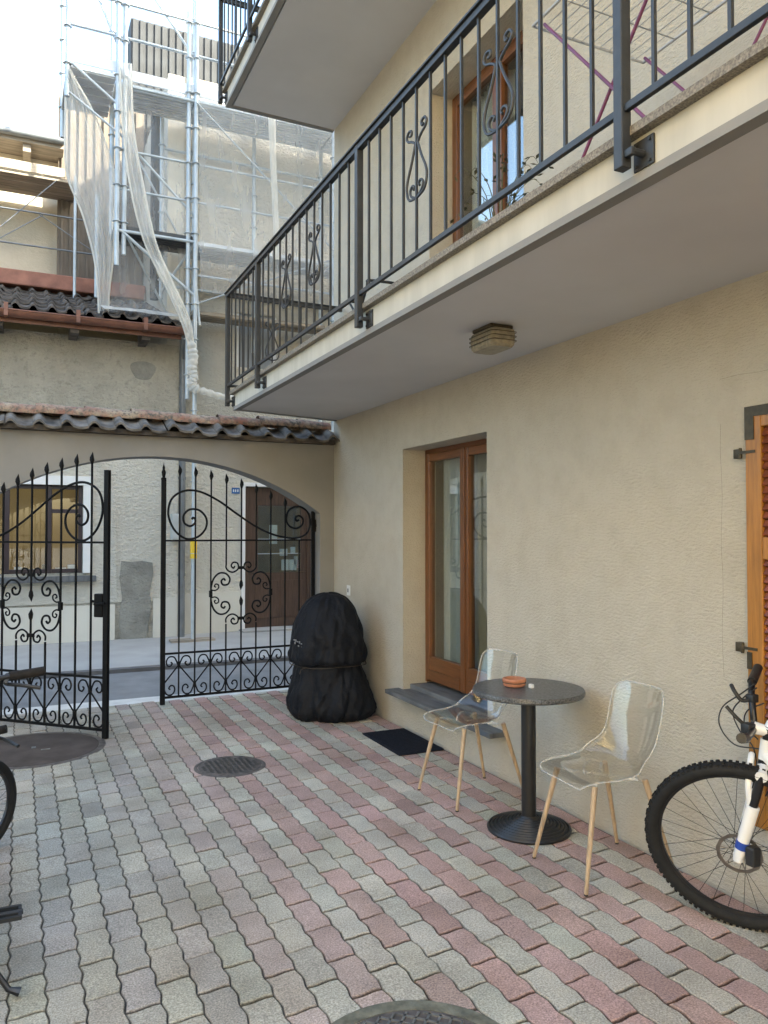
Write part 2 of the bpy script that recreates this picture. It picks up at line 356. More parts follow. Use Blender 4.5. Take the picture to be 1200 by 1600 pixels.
# ------------------------------------------------------------------ ground, road, pavement
struct(BX('ground', (-60, -60, -.30), (60, 60, -.10), 'earth'))
struct(BX('road', (-40, 7.62, -.095), (40, 9.10, -.02), 'asphalt'))
b = MB(); b.box((-40, 9.22, -.095), (40, 11.9, .025)); b.box((-40, 9.10, -.095), (40, 9.215, .022), 1)
struct(b.build('pavement', ['pave_concrete', 'kerb']))
struct(BX('threshold_strip', (-4, 7.36, -.095), (2.9, 7.62, -.008), 'threshold'))
struct(BX('courtyard_ground', (-6, -8, -.099), (2.775, 7.355, -.0125), 'joint'))
CW, SL, X0 = .1155, .2350, 2.007 - .1155 / 2
HOLES = [(1.28, 5.135, .08), (1.055, 2.02, .18), (.12, 6.12, .32)]
def build_paving():
    n = 9
    tri = lambda t: max(-1, min(1, 1.35 * math.asin(math.sin(t)) / 1.5708))
    f = lambda y: .0047 * tri(2 * math.pi * y / (SL / 2))
    V = []; F = []; C = []
    ks = range(-33, 7)
    for k in ks:
        xk = X0 + k * CW; pink = (k % 2 == 0)
        w = CW
        if k == 6: w = 2.757 - xk
        y = .55 - (.5 * SL if not pink else 0) + .0065
        y = y + (2.03 - y) % SL if False else y
        while y < 7.36 - .02:
            L = SL if y + SL < 7.40 else 7.355 - y
            cx, cy = xk + w / 2, y + L / 2
            y0 = y; y += SL
            if L < .05: continue
            if any((cx - hx) ** 2 + (cy - hy) ** 2 < (hr + .0) ** 2 for hx, hy, hr in HOLES): continue
            r = rnd.random(); q = rnd.gauss(0, 1)
            t = max(0, min(1, (cx - .35) / 1.25)); t = t * t * (3 - 2 * t)                        # the old grey-worn field on the left
            pk = (.450 - .020 * (1 - t), .305 + .100 * (1 - t), .268 + .085 * (1 - t)); gy = (.462, .432, .360)
            if r < .10 * (1 - t): pink2 = not pink
            else: pink2 = pink
            if k == 6: pink2 = True
            c = pk if pink2 else gy
            s = (1 + .075 * q) * (.90 + .10 * t); c = tuple(v * s * (1 + .012 * rnd.gauss(0, 1)) for v in c)
            base = len(V); rings = []
            zt = max(-.003, min(.0022, rnd.gauss(0, .0012))); tx = rnd.gauss(0, .009); ty = rnd.gauss(0, .005)
            gap = .0011 + .0012 * rnd.random()
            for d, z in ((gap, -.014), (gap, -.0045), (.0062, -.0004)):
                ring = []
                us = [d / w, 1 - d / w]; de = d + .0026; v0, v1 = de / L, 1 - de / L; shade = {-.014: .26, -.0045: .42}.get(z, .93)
                pts = [(us[0], v0 + (v1 - v0) * i / n) for i in range(n)] + [(us[0] + (us[1] - us[0]) * i / 4, v1) for i in range(4)]
                pts += [(us[1], v1 + (v0 - v1) * i / n) for i in range(n)] + [(us[1] + (us[0] - us[1]) * i / 4, v0) for i in range(4)]
                for u, v in pts:
                    yy = y0 + v * L + .0055 * math.sin((u - .5) * 2 * math.pi * .8)
                    xx = xk + u * w + (f(yy) if not (k == 6 and u > .5) else 0)
                    V.append((xx, yy, z + (zt + tx * (xx - cx) + ty * (yy - cy) if z > -.01 else 0)))
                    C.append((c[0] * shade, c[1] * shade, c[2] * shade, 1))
                rings.append(len(pts))
            m_ = rings[0]
            for q_ in range(2):
                for i in range(m_): F.append((base + q_ * m_ + i, base + (q_ + 1) * m_ + i, base + (q_ + 1) * m_ + (i + 1) % m_, base + q_ * m_ + (i + 1) % m_))
            F.append(tuple(base + 2 * m_ + i for i in range(m_ - 1, -1, -1)))
    me = bpy.data.meshes.new('paving'); me.from_pydata(V, [], F)
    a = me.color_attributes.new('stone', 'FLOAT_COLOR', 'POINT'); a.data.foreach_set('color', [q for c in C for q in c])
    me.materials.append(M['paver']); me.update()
    o = bpy.data.objects.new('paving', me); col.objects.link(o); struct(o)
build_paving()

# ------------------------------------------------------------------ the house on the right
WX = 2.778
house = thing('house', 'cream roughcast house with brown glazed doors and two balconies', 'house', (WX, 3, 0))
def wall_with_holes(b, x, ys, zs, holes, depth):
    yc = sorted(set(ys + [q for h in holes for q in h[:2]])); zc = sorted(set(zs + [q for h in holes for q in h[2:4]]))
    for i in range(len(yc) - 1):
        for j in range(len(zc) - 1):
            my, mz = (yc[i] + yc[i + 1]) / 2, (zc[j] + zc[j + 1]) / 2
            if any(h[0] < my < h[1] and h[2] < mz < h[3] for h in holes): continue
            b.add([(x, yc[i], zc[j]), (x, yc[i + 1], zc[j]), (x, yc[i + 1], zc[j + 1]), (x, yc[i], zc[j + 1])], [(0, 3, 2, 1)])
    for y0, y1, z0, z1 in holes:
        b.add([(x, y0, z0), (x, y1, z0), (x, y1, z1), (x, y0, z1), (x + depth, y0, z0), (x + depth, y1, z0), (x + depth, y1, z1), (x + depth, y0, z1)],
              [(0, 1, 5, 4), (1, 2, 6, 5), (2, 3, 7, 6), (3, 0, 4, 7)])
D1 = (4.345, 5.58, .27, 2.205); D2 = (3.92, 5.13, 2.75, 4.86); D3 = (1.30, 2.33, .30, 2.05)
b = MB(); wall_with_holes(b, WX, [-8., 7.09], [-.1, 12.], [D1, D2], .30)
# the other faces of the block
b.add([(WX, 7.09, -.1), (10, 7.09, -.1), (10, 7.09, 12), (WX, 7.09, 12), (WX, -8, -.1), (10, -8, -.1), (10, -8, 12), (WX, -8, 12)],
      [(0, 1, 2, 3), (4, 7, 6, 5), (1, 5, 6, 2), (3, 2, 6, 7)])
b.build('wall', 'stucco', house)
# roof slab with eaves, out of view, raised so the house shades the yard
b = MB(); b.box((1.75, -8.3, 12.02), (10.3, 7.45, 12.2)); b.build('roof', 'tile_dark', house)
def glazed_door(name, D, inset, bottom_rail, mid, parent):
    y0, y1, z0, z1 = D; x = WX + inset
    root = BX(name, (x, y1 - .03, z0), (x + .07, y1, z1), 'wood_v', parent, .004)
    BX('jamb', (x, y0, z0), (x + .07, y0 + .03, z1), 'wood_v', root, .004); BX('head', (x, y0 + .031, z1 - .035), (x + .07, y1 - .031, z1), 'wood_h', root, .004)
    for (a, c) in ((mid + .002, y1 - .032), (y0 + .032, mid - .002)):
        for p0, p1 in ((c - .055, c), (a, a + .055)): BX('stile', (x - .012, p0, z0 + .02), (x + .05, p1, z1 - .038), 'wood_v', root, .006)
        for p0, p1 in ((z1 - .10, z1 - .038), (z0 + .02, z0 + .02 + bottom_rail)): BX('rail', (x - .010, a + .0555, p0), (x + .048, c - .0555, p1), 'wood_h', root, .005)
        BX('weather_bar', (x - .018, a + .0565, z0 + .032), (x - .0105, c - .0565, z0 + .052 + bottom_rail * .3), 'wood_h', root, .002)
        BX('glass', (x + .015, a + .054, z0 + .02 + bottom_rail - .002), (x + .021, c - .054, z1 - .099), 'glass', root)
    q = MB(); q.box((x - .022, mid - .022, z0 + .02), (x - .013, mid + .022, z1 - .038), 0, .004); q.build('cover_strip', 'wood_v', root)
    # net curtain and the dark room behind
    def cur(u, v): return (x + .13 + .022 * math.sin(u * 46) + .01 * math.sin(u * 19 + 1), y1 - .06 - u * (y1 - y0 - .12) * CURT, z0 + .05 + v * (z1 - z0 - .10))
    q = MB(); q.grid(cur, 120, 2); q.build('curtain', 'curtain', root)
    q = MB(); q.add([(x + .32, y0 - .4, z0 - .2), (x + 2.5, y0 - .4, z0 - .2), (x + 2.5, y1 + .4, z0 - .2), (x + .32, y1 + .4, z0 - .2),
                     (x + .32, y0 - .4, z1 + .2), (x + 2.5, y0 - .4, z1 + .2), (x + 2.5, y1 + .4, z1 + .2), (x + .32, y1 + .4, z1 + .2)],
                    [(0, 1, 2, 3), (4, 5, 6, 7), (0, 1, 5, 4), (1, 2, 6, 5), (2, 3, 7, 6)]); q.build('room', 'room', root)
    return root
CURT = .56; glazed_door('terrace_door', (D1[0], D1[1], 0.345, D1[3]), .20, .19, 4.955, house)
CURT = .50; glazed_door('balcony_door', (D2[0], D2[1], 2.785, D2[3]), .20, .10, 4.50, house)
b = MB(); b.box((2.655, 4.13, .262), (WX + .215, 5.66, .295), 0, .005); b.box((WX + .06, 4.35, .297), (WX + .30, 5.575, .335), 0, .004)
b.build('door_sill', 'slate', house)
# the slim skirting of red edge stone at the wall foot comes with the paving
# balconies
def balcony(z, yend_out, yend_in, y_start, h, stone):
    xo = 1.71
    b = MB()
    b.prism([(xo, y_start), (WX + .0, y_start), (WX, yend_in), (xo, yend_out)], (0, 0, z + .018), ((1, 0, 0), (0, 1, 0), (0, 0, 1)), h - .018)
    s = b.build('balcony_slab', 'smooth_cream', house)
    b = MB(); e = .055
    b.prism([(xo + e, y_start), (WX, y_start), (WX, yend_in - e), (xo + e, yend_out - e)], (0, 0, z), ((1, 0, 0), (0, 1, 0), (0, 0, 1)), .0175)
    b.build('soffit', 'soffit', s)
    b = MB()
    b.prism([(xo - .006, y_start), (xo + .045, y_start), (xo + .045, yend_out), (xo - .006, yend_out + .004)], (0, 0, z - .006), ((1, 0, 0), (0, 1, 0), (0, 0, 1)), .03)
    b.prism([(xo + .046, yend_out - .045), (WX, yend_in - .045), (WX, yend_in + .003), (xo + .046, yend_out + .003)], (0, 0, z - .004), ((1, 0, 0), (0, 1, 0), (0, 0, 1)), .03)
    b.build('drip_edge', 'gatewall', s)  # darker plaster on the cream drip strip stands in for its shade
    b = MB()
    b.prism([(xo - .035, y_start), (WX, y_start), (WX, yend_in + .03), (xo - .035, yend_out + .03)], (0, 0, z + h + .001), ((1, 0, 0), (0, 1, 0), (0, 0, 1)), .028)
    b.build('stone_edge', 'granite_edge', s)
    return s
balcony(2.62, 6.78, 7.05, -7.5, .135, True)
balcony(5.50, 7.12, 7.14, -7.5, .135, True)
# shutter door
sh = BX('shutter', (WX - .030, 2.234, .34), (WX - .004, 2.31, 2.07), 'shutter', house, .004)
BX('stile', (WX - .030, 1.42, .34), (WX - .004, 1.50, 2.07), 'shutter', sh, .004)
for z0, z1 in ((1.98, 2.07), (1.435, 1.525), (.34, .48)): BX('rail', (WX - .029, 1.501, z0), (WX - .005, 2.2335, z1), 'shutter', sh, .003)
b = MB()
for z0, z1 in ((.48, 1.435), (1.525, 1.98)):
    z = z0 + .012
    while z < z1 - .02:
        b.add([(WX - .026, 1.502, z), (WX - .026, 2.2325, z), (WX - .006, 2.2325, z + .036), (WX - .006, 1.502, z + .036),
               (WX - .020, 1.502, z - .006), (WX - .020, 2.2325, z - .006)], [(0, 1, 2, 3), (0, 4, 5, 1)]); z += .034
    b.add([(WX - .005, 1.5, z0), (WX - .005, 2.2335, z0), (WX - .005, 2.2335, z1), (WX - .005, 1.5, z1)], [(0, 3, 2, 1)])
b.build('louvres', 'louvre', sh)
for z in (1.878, 1.062):
    b = MB(); b.box((WX - .022, 2.350, z - .020), (WX + .004, 2.378, z + .020), 0, .003); b.tube([(WX - .026, 2.338, z - .022), (WX - .026, 2.338, z + .022)], .0065)
    b.box((WX - .0335, 2.26, z - .004), (WX - .0305, 2.340, z + .008)); b.build('hinge', 'bronze', sh)
b = MB(); b.prism([(2.08, 2.025), (2.265, 2.025), (2.265, 1.93), (2.309, 1.93), (2.309, 2.068), (2.08, 2.068)], (WX - .0345, 0, 0), ((0, 1, 0), (0, 0, 1), (1, 0, 0)), .004); b.build('corner_plate', 'bronze', sh)
BX('corner_plate', (WX - .0345, 2.285, .98), (WX - .0305, 2.309, 1.05), 'bronze', sh)
b = MB(); b.tube(spline([(WX, 2.46 + .004 * math.sin(i * 1.7), 2.02 - i * .11) for i in range(11)], 3), .0007, 4); b.build('hairline_crack', 'granite_edge', house)
b = MB(); b.tube(spline([(WX, 2.46 - i * .1, 2.215 + .004 * math.sin(i * 2.1)) for i in range(9)], 3), .0007, 4); b.build('hairline_crack', 'granite_edge', house)
# bell plate
bell = thing('wall_socket', 'small white keyhole plate on the cream wall above the covered barbecue', 'socket', (WX, 6.70, 1.0))
BX('plate', (WX - .010, 6.66, .955), (WX - .0005, 6.735, 1.05), 'white', bell, .004)
b = MB(); b.box((WX - .013, 6.69, .985), (WX - .0105, 6.707, 1.02)); b.build('slot', 'black_metal', bell)

# ------------------------------------------------------------------ balcony railings
def lyre(b, y, zb, x):
    # lyre-shaped ornament round one baluster, in the plane x = const
    for s in (-1, 1):
        pts = [(y + s * .030, zb + .015)] + [(y + s * q[0], q[1]) for q in spiral((.034, zb + .062), .012, .026, -200, 60, 12)][:0]
        path = [(.012, .075), (.030, .085), (.040, .066), (.030, .045), (.012, .030), (.0, .0)]
        out = [(.0, .0), (.045, .015), (.062, .06), (.058, .11), (.032, .18), (.012, .245), (.012, .265), (.030, .285), (.052, .30), (.062, .322), (.050, .345), (.032, .338), (.034, .318), (.044, .320)]
        inn = [(.0, .0), (.018, .012), (.036, .03), (.040, .055), (.026, .072), (.014, .060), (.020, .048)]
        for p in (out, inn):
            P = spline([(x, y + s * a * 1.6, zb + c) for a, c in p], 5); b.tube(P, .0062, 6)
def railing(x, z, ycorner, posts, y0, lyres, label, bx_end, group):
    root = thing('balcony_railing', label, 'railing', (x, ycorner, z), 0, group)
    zt, zb, zl = z + 1.035, z + .205, z + .035
    one(lambda q: q.box((x - .028, y0, zt), (x + .028, ycorner + .03, zt + .012), 0, .003), 'handrail', 'rail_iron', root)
    one(lambda q: q.box((x - .028, ycorner - .026, zt + .0005), (bx_end, ycorner + .03, zt + .0115), 0, .003), 'handrail', 'rail_iron', root)
    one(lambda q: q.box((x - .017, y0, zt - .032), (x + .017, ycorner, zt - .001), 0, .003), 'top_bar', 'rail_iron', root)
    one(lambda q: q.box((x - .009, y0, zb), (x + .009, ycorner, zb + .024), 0, .002), 'bottom_bar', 'rail_iron', root)
    BX('top_bar', (x + .018, ycorner - .016, zt - .030), (bx_end, ycorner + .016, zt - .001), 'rail_iron', root); BX('bottom_bar', (x + .010, ycorner - .008, zb + .001), (bx_end, ycorner + .008, zb + .022), 'rail_iron', root)
    for y in posts:
        p = BX('post', (x - .019, y - .019, zl), (x + .019, y + .019, zt - .001), 'rail_iron', root, .003)
        b = MB(); b.box((x + .040, y - .088, zl - .005), (x + .0475, y - .004, zl + .085), 0, .002)
        b.tube([(x + .0, y - .045, zl + .038), (x + .041, y - .045, zl + .038)], .011, 8)
        b.box((x - .012, y - .052, zl + .026), (x + .006, y - .0195, zl + .050), 0, .003)
        for dy in (-.074, -.018):
            for dz in (.008, .072): b.tube([(x + .034, y + dy, zl + dz), (x + .0405, y + dy, zl + dz)], .0055, 6)
        b.build('bracket', 'rail_iron', p)
    ps = sorted(posts); bal = []
    for a, c in zip(ps[:-1], ps[1:]):
        n = max(1, round((c - a) / .1375))
        bal += [a + (c - a) * i / n for i in range(1, n)]
    for y in bal: one(lambda q: q.bar((x, y, zb + .01), (x, y, zt - .03), .0115), 'baluster', 'rail_iron', root)
    xx = x + .135
    k = 0
    while xx < bx_end - .05:
        one(lambda q: q.bar((xx, ycorner, zb + .01), (xx, ycorner, zt - .03), .0115), 'baluster', 'rail_iron', root)
        xx += .137; k += 1
    for y in lyres:
        y = min(bal, key=lambda q: abs(q - y))
        one(lambda q: lyre(q, y, z + .48, x), 'scroll', 'rail_iron', root)
    b = MB()                                                            # scroll on the end railing
    def rot(P): return P
    for s in (-1, 1):
        out = [(.0, .0), (.045, .015), (.062, .06), (.058, .11), (.032, .18), (.012, .245), (.030, .285), (.062, .322), (.050, .345), (.032, .338)]
        b.tube(spline([(x + .41 + s * a, ycorner, z + .48 + c) for a, c in out], 5), .0062, 6)
    b.build('scroll', 'rail_iron', root)
    return root
railing(1.662, 2.62, 6.82, [-2.2, -.19, 1.83, 3.875, 5.86, 6.82], -2.3, [.45, 1.2, 2.52, 3.2, 4.545, 5.22], 'dark grey iron railing with lyre scrolls along the lower balcony', 2.75, 'balcony railings')
railing(1.662, 5.50, 7.15, [-1.9, .1, 2.1, 4.1, 6.13, 7.15], -2, [2.9, 3.6, 4.8, 5.5], 'dark iron railing of the upper balcony, its corner at the top edge of the view', 2.75, 'balcony railings')

# ------------------------------------------------------------------ bulkhead lamp
lamp = thing('ceiling_lamp', 'dusty ribbed glass bulkhead lamp under the lower balcony', 'lamp', (2.25, 3.46, 2.618))
lamp.rotation_euler = (0, 0, 0)
b = MB(); b.box((2.18, 3.37, 2.60), (2.32, 3.55, 2.6195), 0, .006); b.build('mount_plate', 'bronze', lamp)
def lampshade(b):
    n = 56
    prof = [(.80, 2.600), (.97, 2.592), (1.0, 2.575), (1.0, 2.535), (.97, 2.515), (.86, 2.502), (.0, 2.500)]
    def fn(u, v):
        a = 2 * math.pi * u; k = v * (len(prof) - 1); i = min(int(k), len(prof) - 2); t = k - i
        r = prof[i][0] + (prof[i + 1][0] - prof[i][0]) * t; z = prof[i][1] + (prof[i + 1][1] - prof[i][1]) * t
        c, s = math.cos(a), math.sin(a); e = .35
        x = (abs(c) ** e) * (1 if c > 0 else -1) * .075; y = (abs(s) ** e) * (1 if s > 0 else -1) * .118
        rib = 1 + (.018 if int(u * n * 2) % 2 else 0)
        return (2.25 + x * r * rib, 3.46 + y * r * rib, z)
    b.grid(fn, n * 2, 24, 0, False)
one(lampshade, 'glass_shade', 'lampglass', lamp)
b = MB()
for z in (2.578, 2.556, 2.534):
    P = [(2.25 + .0785 * sx, 3.46 + .121 * sy, z) for sx, sy in ((-1, -.85), (-.85, -1), (.85, -1), (1, -.85), (1, .85), (.85, 1), (-.85, 1), (-1, .85))]
    b.tube(P, .0022, 5, closed=True)
b.build('guard', 'bronze', lamp)
# ------------------------------------------------------------------ gate wall with arch
gw = thing('gate_wall', 'plastered courtyard wall with low arch and tiled coping', 'wall', (1.15, 7.2, 0))
AXC, AH, ASP, ATOP = 1.137, 1.497, 1.72, 2.21
def arch_pts(n=40):
    rise = ATOP - ASP; rad = (AH * AH + rise * rise) / (2 * rise); cz = ATOP - rad
    a0 = math.asin(AH / rad); return [(AXC + rad * math.sin(-a0 + 2 * a0 * i / n), cz + rad * math.cos(-a0 + 2 * a0 * i / n)) for i in range(n + 1)]
def arched(b):
    A = arch_pts(); Y0, Y1 = 7.08, 7.34; T = 2.43
    def quad(p, q, r_, s_): b.add([p, q, r_, s_], [(0, 1, 2, 3)])
    for Y in (Y0, Y1):
        for (xa, za), (xb, zb) in zip(A[:-1], A[1:]): quad((xa, Y, za), (xb, Y, zb), (xb, Y, T), (xa, Y, T))
        quad((-4.5, Y, -.1), (A[0][0], Y, -.1), (A[0][0], Y, T), (-4.5, Y, T))
        quad((A[-1][0], Y, -.1), (2.79, Y, -.1), (2.79, Y, T), (A[-1][0], Y, T))
    for (xa, za), (xb, zb) in zip(A[:-1], A[1:]): b.add([(xa, Y0, za), (xb, Y0, zb), (xb, Y1, zb), (xa, Y1, za)], [(0, 1, 2, 3)], 0, True)
    for x, z in (A[0], A[-1]): quad((x, Y0, -.1), (x, Y1, -.1), (x, Y1, z), (x, Y0, z))
    quad((-4.5, Y0, T), (2.79, Y0, T), (2.79, Y1, T), (-4.5, Y1, T))
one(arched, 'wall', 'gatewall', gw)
def pantiles(b, x0, x1, ya, za, yb, zb, pitch, amp, thick, ph=0., rows=1, jit=.004):
    # rows of wavy roman tiles running from eave (ya,za) up to (yb,zb); each tile has its own small offset
    n = int(round((x1 - x0) / pitch))
    for r_ in range(rows):
        t0, t1 = r_ / rows, (r_ + 1) / rows
        for i in range(n):
            dx = rnd.gauss(0, jit); dz = rnd.gauss(0, jit * .7); dy = rnd.gauss(0, jit * 1.5)
            k = 16; top = []
            for e in (0, 1):
                t = t0 + (t1 - t0 + (.12 / rows if e == 1 else 0)) * e if e else t0
                y = ya + (yb - ya) * min(1.0, t) + (dy if e == 0 else 0); z = za + (zb - za) * min(1.0, t) + (.02 if e == 0 else 0) * (1 if r_ else .4) + dz
                row = []
                for j in range(k + 1):
                    u = j / k
                    h = amp * (math.sin(math.pi * u / .44) if u < .44 else -.30 * math.sin(math.pi * (u - .44) / .56))
                    row.append((x0 + (i + ph) * pitch + dx + u * pitch * 1.03, y, z + h))
                top.append(row)
            vs = top[0] + top[1] + [(x, y, z - thick) for x, y, z in top[0]] + [(x, y, z - thick) for x, y, z in top[1]]
            K = k + 1; fs = []
            for j in range(k):
                fs += [(j, j + 1, K + j + 1, K + j), (2 * K + j, 3 * K + j, 3 * K + j + 1, 2 * K + j + 1), (j, 2 * K + j, 2 * K + j + 1, j + 1)]
            fs += [(0, K, 3 * K, 2 * K), (k, 2 * K + k, 3 * K + k, K + k)]
            b.add(vs, fs, 0, True)
b = MB(); pantiles(b, -4.5, 2.74, 6.93, 2.425, 7.21, 2.545, .215, .042, .020, .35, 1, .008); b.build('roof_tiles', 'tile_eave', gw)
b = MB(); pantiles(b, -4.5, 2.74, 7.49, 2.425, 7.21, 2.545, .215, .042, .020, .35, 1, .008); b.build('roof_tiles', 'tile_eave', gw)
BX('eave_board', (-4.5, 7.0, 2.385), (2.76, 7.42, 2.4285), 'tile_dark', gw)
b = MB(); x = -4.5
while x < 2.74:
    L = .385; x1 = min(x + L + .03, 2.76); dz = rnd.gauss(0, .005); dy = rnd.gauss(0, .006)
    def half(u, v): a = math.pi * (u * 1.08 - .04); r_ = .105 - .012 * v; return (x + v * (x1 - x), 7.21 + dy - r_ * 1.05 * math.cos(a), 2.545 + dz + .008 * (1 - v) + r_ * .78 * math.sin(a))
    b.grid(half, 12, 3); 
    def halfi(u, v): a = math.pi * (u * 1.08 - .04); r_ = .093 - .012 * v; return (x + v * (x1 - x), 7.21 + dy - r_ * 1.05 * math.cos(a), 2.545 + dz + .008 * (1 - v) + r_ * .78 * math.sin(a))
    b.grid(halfi, 12, 1)
    x += L
b.build('ridge_tiles', 'ridge', gw)

# ------------------------------------------------------------------ iron gate leaves (local x from meeting stile to hinge stile)
def mir(pts, c): return [(2 * c - a, z) for a, z in pts]
def gate_leaf(label, loc, rz, lock):
    g = thing('gate_leaf', label, 'gate', loc, rz, 'wrought iron gate leaves')
    W = 1.43; P = W / 10; I = 'iron'; L = dict(local=True)
    t3 = lambda pts: [(a, 0, z) for a, z in pts]
    st = BX('stile', (-.02, -.016, 0), (.022, .016, 2.005), I, g, .003, True)
    if not lock:
        one(lambda q: (q.lathe([(.024, 2.005), (.024, 2.02), (.012, 2.03), (.016, 2.05), (.020, 2.075), (.010, 2.10), (.012, 2.115), (.004, 2.14), (.0, 2.17)], (0, 0, 0), 10)), 'finial', I, st, True)
    BX('stile', (W - .018, -.014, .03), (W + .018, .014, 1.74), I, g, .003, True)
    for z, h in ((1.452, .016), (.440, .018), (.050, .022)): BX('rail', (.022, -.008, z), (W - .018, .008, z + h), I, g, .002, True)
    tops = [2.135, 2.125, 2.10, 2.07, 2.03, 1.985, 1.925, 1.86]
    def tip(q, s, z):                                                    # leaf-shaped spear point
        q.tube([(s, 0, z - .085), (s, 0, z - .07), (s + .002, 0, z - .05), (s + .003, 0, z - .03), (s - .002, 0, z - .008), (s - .005, 0, z + .012)], [.008, .012, .019, .016, .008, .001], 6)
    for i in range(1, 10):
        s = P * i; zt = tops[i - 1] if i < 9 else 1.455
        segs = {5: [(1.08, zt - .07), (.06, .86)], 4: [(1.23, zt - .07), (.06, .69)], 6: [(1.23, zt - .07), (.06, .69)]}.get(i, [(.06, zt - (.07 if i < 9 else 0))])
        os_ = [one(lambda q: q.bar((s, 0, lo), (s, 0, hi), .012), 'bar', I, g, True) for lo, hi in segs]; o = os_[0]
        q = MB()
        if i < 9: tip(q, s, zt)
        if q.v: q.build('spear_tip', I, o, True)
        if i == 5:
            for (z, d), o2 in zip(((1.08, -1), (.86, 1)), os_):
                one(lambda q: q.tube([(s, 0, z - d * .01), (s, 0, z + d * .012), (s, 0, z + d * .04), (s - .003, 0, z + d * .065), (s - .004, 0, z + d * .085)], [.008, .016, .019, .009, .001], 6), 'spear_tip', I, o2, True)
    # big S scroll
    c = (.255, 1.655)
    pts = spiral(c, .018, .105, 100, 100 + 400, 26)
    pts = [(a, z) for a, z in pts]
    tail = [(.30, 1.505), (.20, 1.485), (.095, 1.56), (.042, 1.70), (.075, 1.84), (.19, 1.912), (.33, 1.905), (.50, 1.825), (.66, 1.715), (.82, 1.61), (.98, 1.53), (1.13, 1.488), (1.26, 1.480), (1.365, 1.525), (1.40, 1.63), (1.37, 1.735), (1.28, 1.785), (1.185, 1.75), (1.155, 1.655), (1.195, 1.59), (1.265, 1.575), (1.32, 1.61), (1.325, 1.665), (1.285, 1.695), (1.25, 1.675), (1.26, 1.645), (1.285, 1.655)]
    inner = [(.255, 1.655), (.235, 1.665), (.232, 1.635), (.262, 1.622), (.292, 1.65), (.285, 1.70), (.235, 1.722), (.182, 1.695), (.165, 1.625), (.20, 1.558), (.275, 1.535), (.345, 1.57), (.372, 1.65), (.36, 1.56), ]
    sc = spline([(a, 0, z) for a, z in inner[:12]], 5)
    head = [(.252, 1.652), (.262, 1.668), (.283, 1.655), (.280, 1.618), (.238, 1.592), (.188, 1.618), (.178, 1.685), (.232, 1.742), (.322, 1.735), (.385, 1.662), (.378, 1.568), (.305, 1.492), (.20, 1.478)]
    one(lambda q: q.tube(spline([(a, 0, z) for a, z in head + tail[2:]], 6), .0098, 6), 'crest_scroll', I, g, True)
    # medallion
    q = MB(); cz = .97; cs = P * 5
    for sx in (-1, 1):
        for sz in (-1, 1):
            m_ = lambda pts: [(cs + sx * a, 0, cz + sz * z) for a, z in pts]
            # top curl joined to the interrupted bar
            q.tube(spline(m_([(.143, .27), (.143, .235), (.118, .205), (.075, .195), (.03, .225), (.035, .275), (.075, .285), (.095, .255), (.075, .232), (.062, .25)]), 5), .0075, 6)
            # big C
            q.tube(spline(m_([(.286, .0), (.280, .075), (.255, .145), (.205, .188), (.145, .182), (.108, .135), (.125, .085), (.172, .08), (.188, .115), (.165, .135), (.150, .118)]), 5), .0085, 6)
            # small inner curl
            q.tube(spline(m_([(.280, .035), (.245, .03), (.215, .05), (.215, .08), (.240, .088), (.252, .068), (.238, .06)]), 5), .0062, 6)
        q.box((cs + sx * .286 - .014, -.012, cz - .03), (cs + sx * .286 + .014, .012, cz + .03))
    for sz in (-1, 1): q.box((cs - .03, -.011, cz + sz * .235 - .014), (cs + .03, .011, cz + sz * .235 + .014))
    q.build('medallion', I, g, True)
    # bottom frieze of scrolls
    for i in range(10):
        a0, a1 = P * i, P * (i + 1); mid = (a0 + a1) / 2; sg = 1 if i % 2 == 0 else -1
        q = MB()
        X = lambda t: mid + sg * t                                       # t = +.07 at one bar, -.07 at the other
        h = P / 2 - .004
        up = [(X(-.002), .372), (X(-.014), .358), (X(.004), .336), (X(.030), .346), (X(.036), .385), (X(.012), .418), (X(-.030), .415), (X(-h + .012), .37)]
        upm = [(2 * mid - a if False else a, z) for a, z in up]
        dn = [(X(.002), .128), (X(.014), .142), (X(-.004), .164), (X(-.030), .154), (X(-.036), .115), (X(-.012), .082), (X(.030), .085), (X(h - .012), .13)]
        top = [(X(.0 - (a - mid) * sg), z) for a, z in [(mid + sg * ((u - mid) * sg), z) for u, z in up]]
        q.tube(spline(t3(top + [(X(h), .335)]), 5), .0068, 6)
        bot = [(X(-(a - mid) * sg), z) for a, z in dn]
        q.tube(spline(t3(bot + [(X(-h), .175)]), 5), .0068, 6)
        q.tube(t3([(X(h), .338), (X(-h), .172)]), .0066, 6)
        q.build('frieze_scroll', I, g, True)
    for i in range(0, 11):
        s = P * i
        if 0 < i < 10:
            BX('collar', (s - .011, -.011, .335 if i % 2 else .14), (s + .011, .011, .375 if i % 2 else .18), I, g, .002, True)
    if lock:
        b = MB(); b.box((.025, -.028, .90), (.10, .022, 1.075), 0, .006); b.build('lock_case', I, g, True)
        b = MB(); b.tube([(.062, -.03, 1.0), (.062, -.075, 1.0)], .009, 8); b.tube([(.062, -.072, 1.0), (.16, -.078, 1.005), (.20, -.078, 1.008)], [.010, .009, .012], 8)
        b.tube([(.062, .022, 1.0), (.062, .06, 1.0)], .009, 8); b.tube([(.062, .058, 1.0), (-.03, .06, 1.01)], .010, 8); b.build('handle', I, g, True)
    else:
        for z in (1.60, .25):
            b = MB(); b.box((W + .0185, -.02, z - .015), (W + .075, .02, z + .015), 0, .003); b.tube([(W + .018, 0, z - .06), (W + .018, 0, z + .06)], .016, 8); b.build('hinge', I, g, True)
    return g
gate_leaf('closed black wrought iron gate leaf in front of the brown street door', (1.175, 7.17, 0.005), math.atan2(.03, 1.43), False)
d_open = math.atan2(7.18 - 6.185, -.40 - .609)
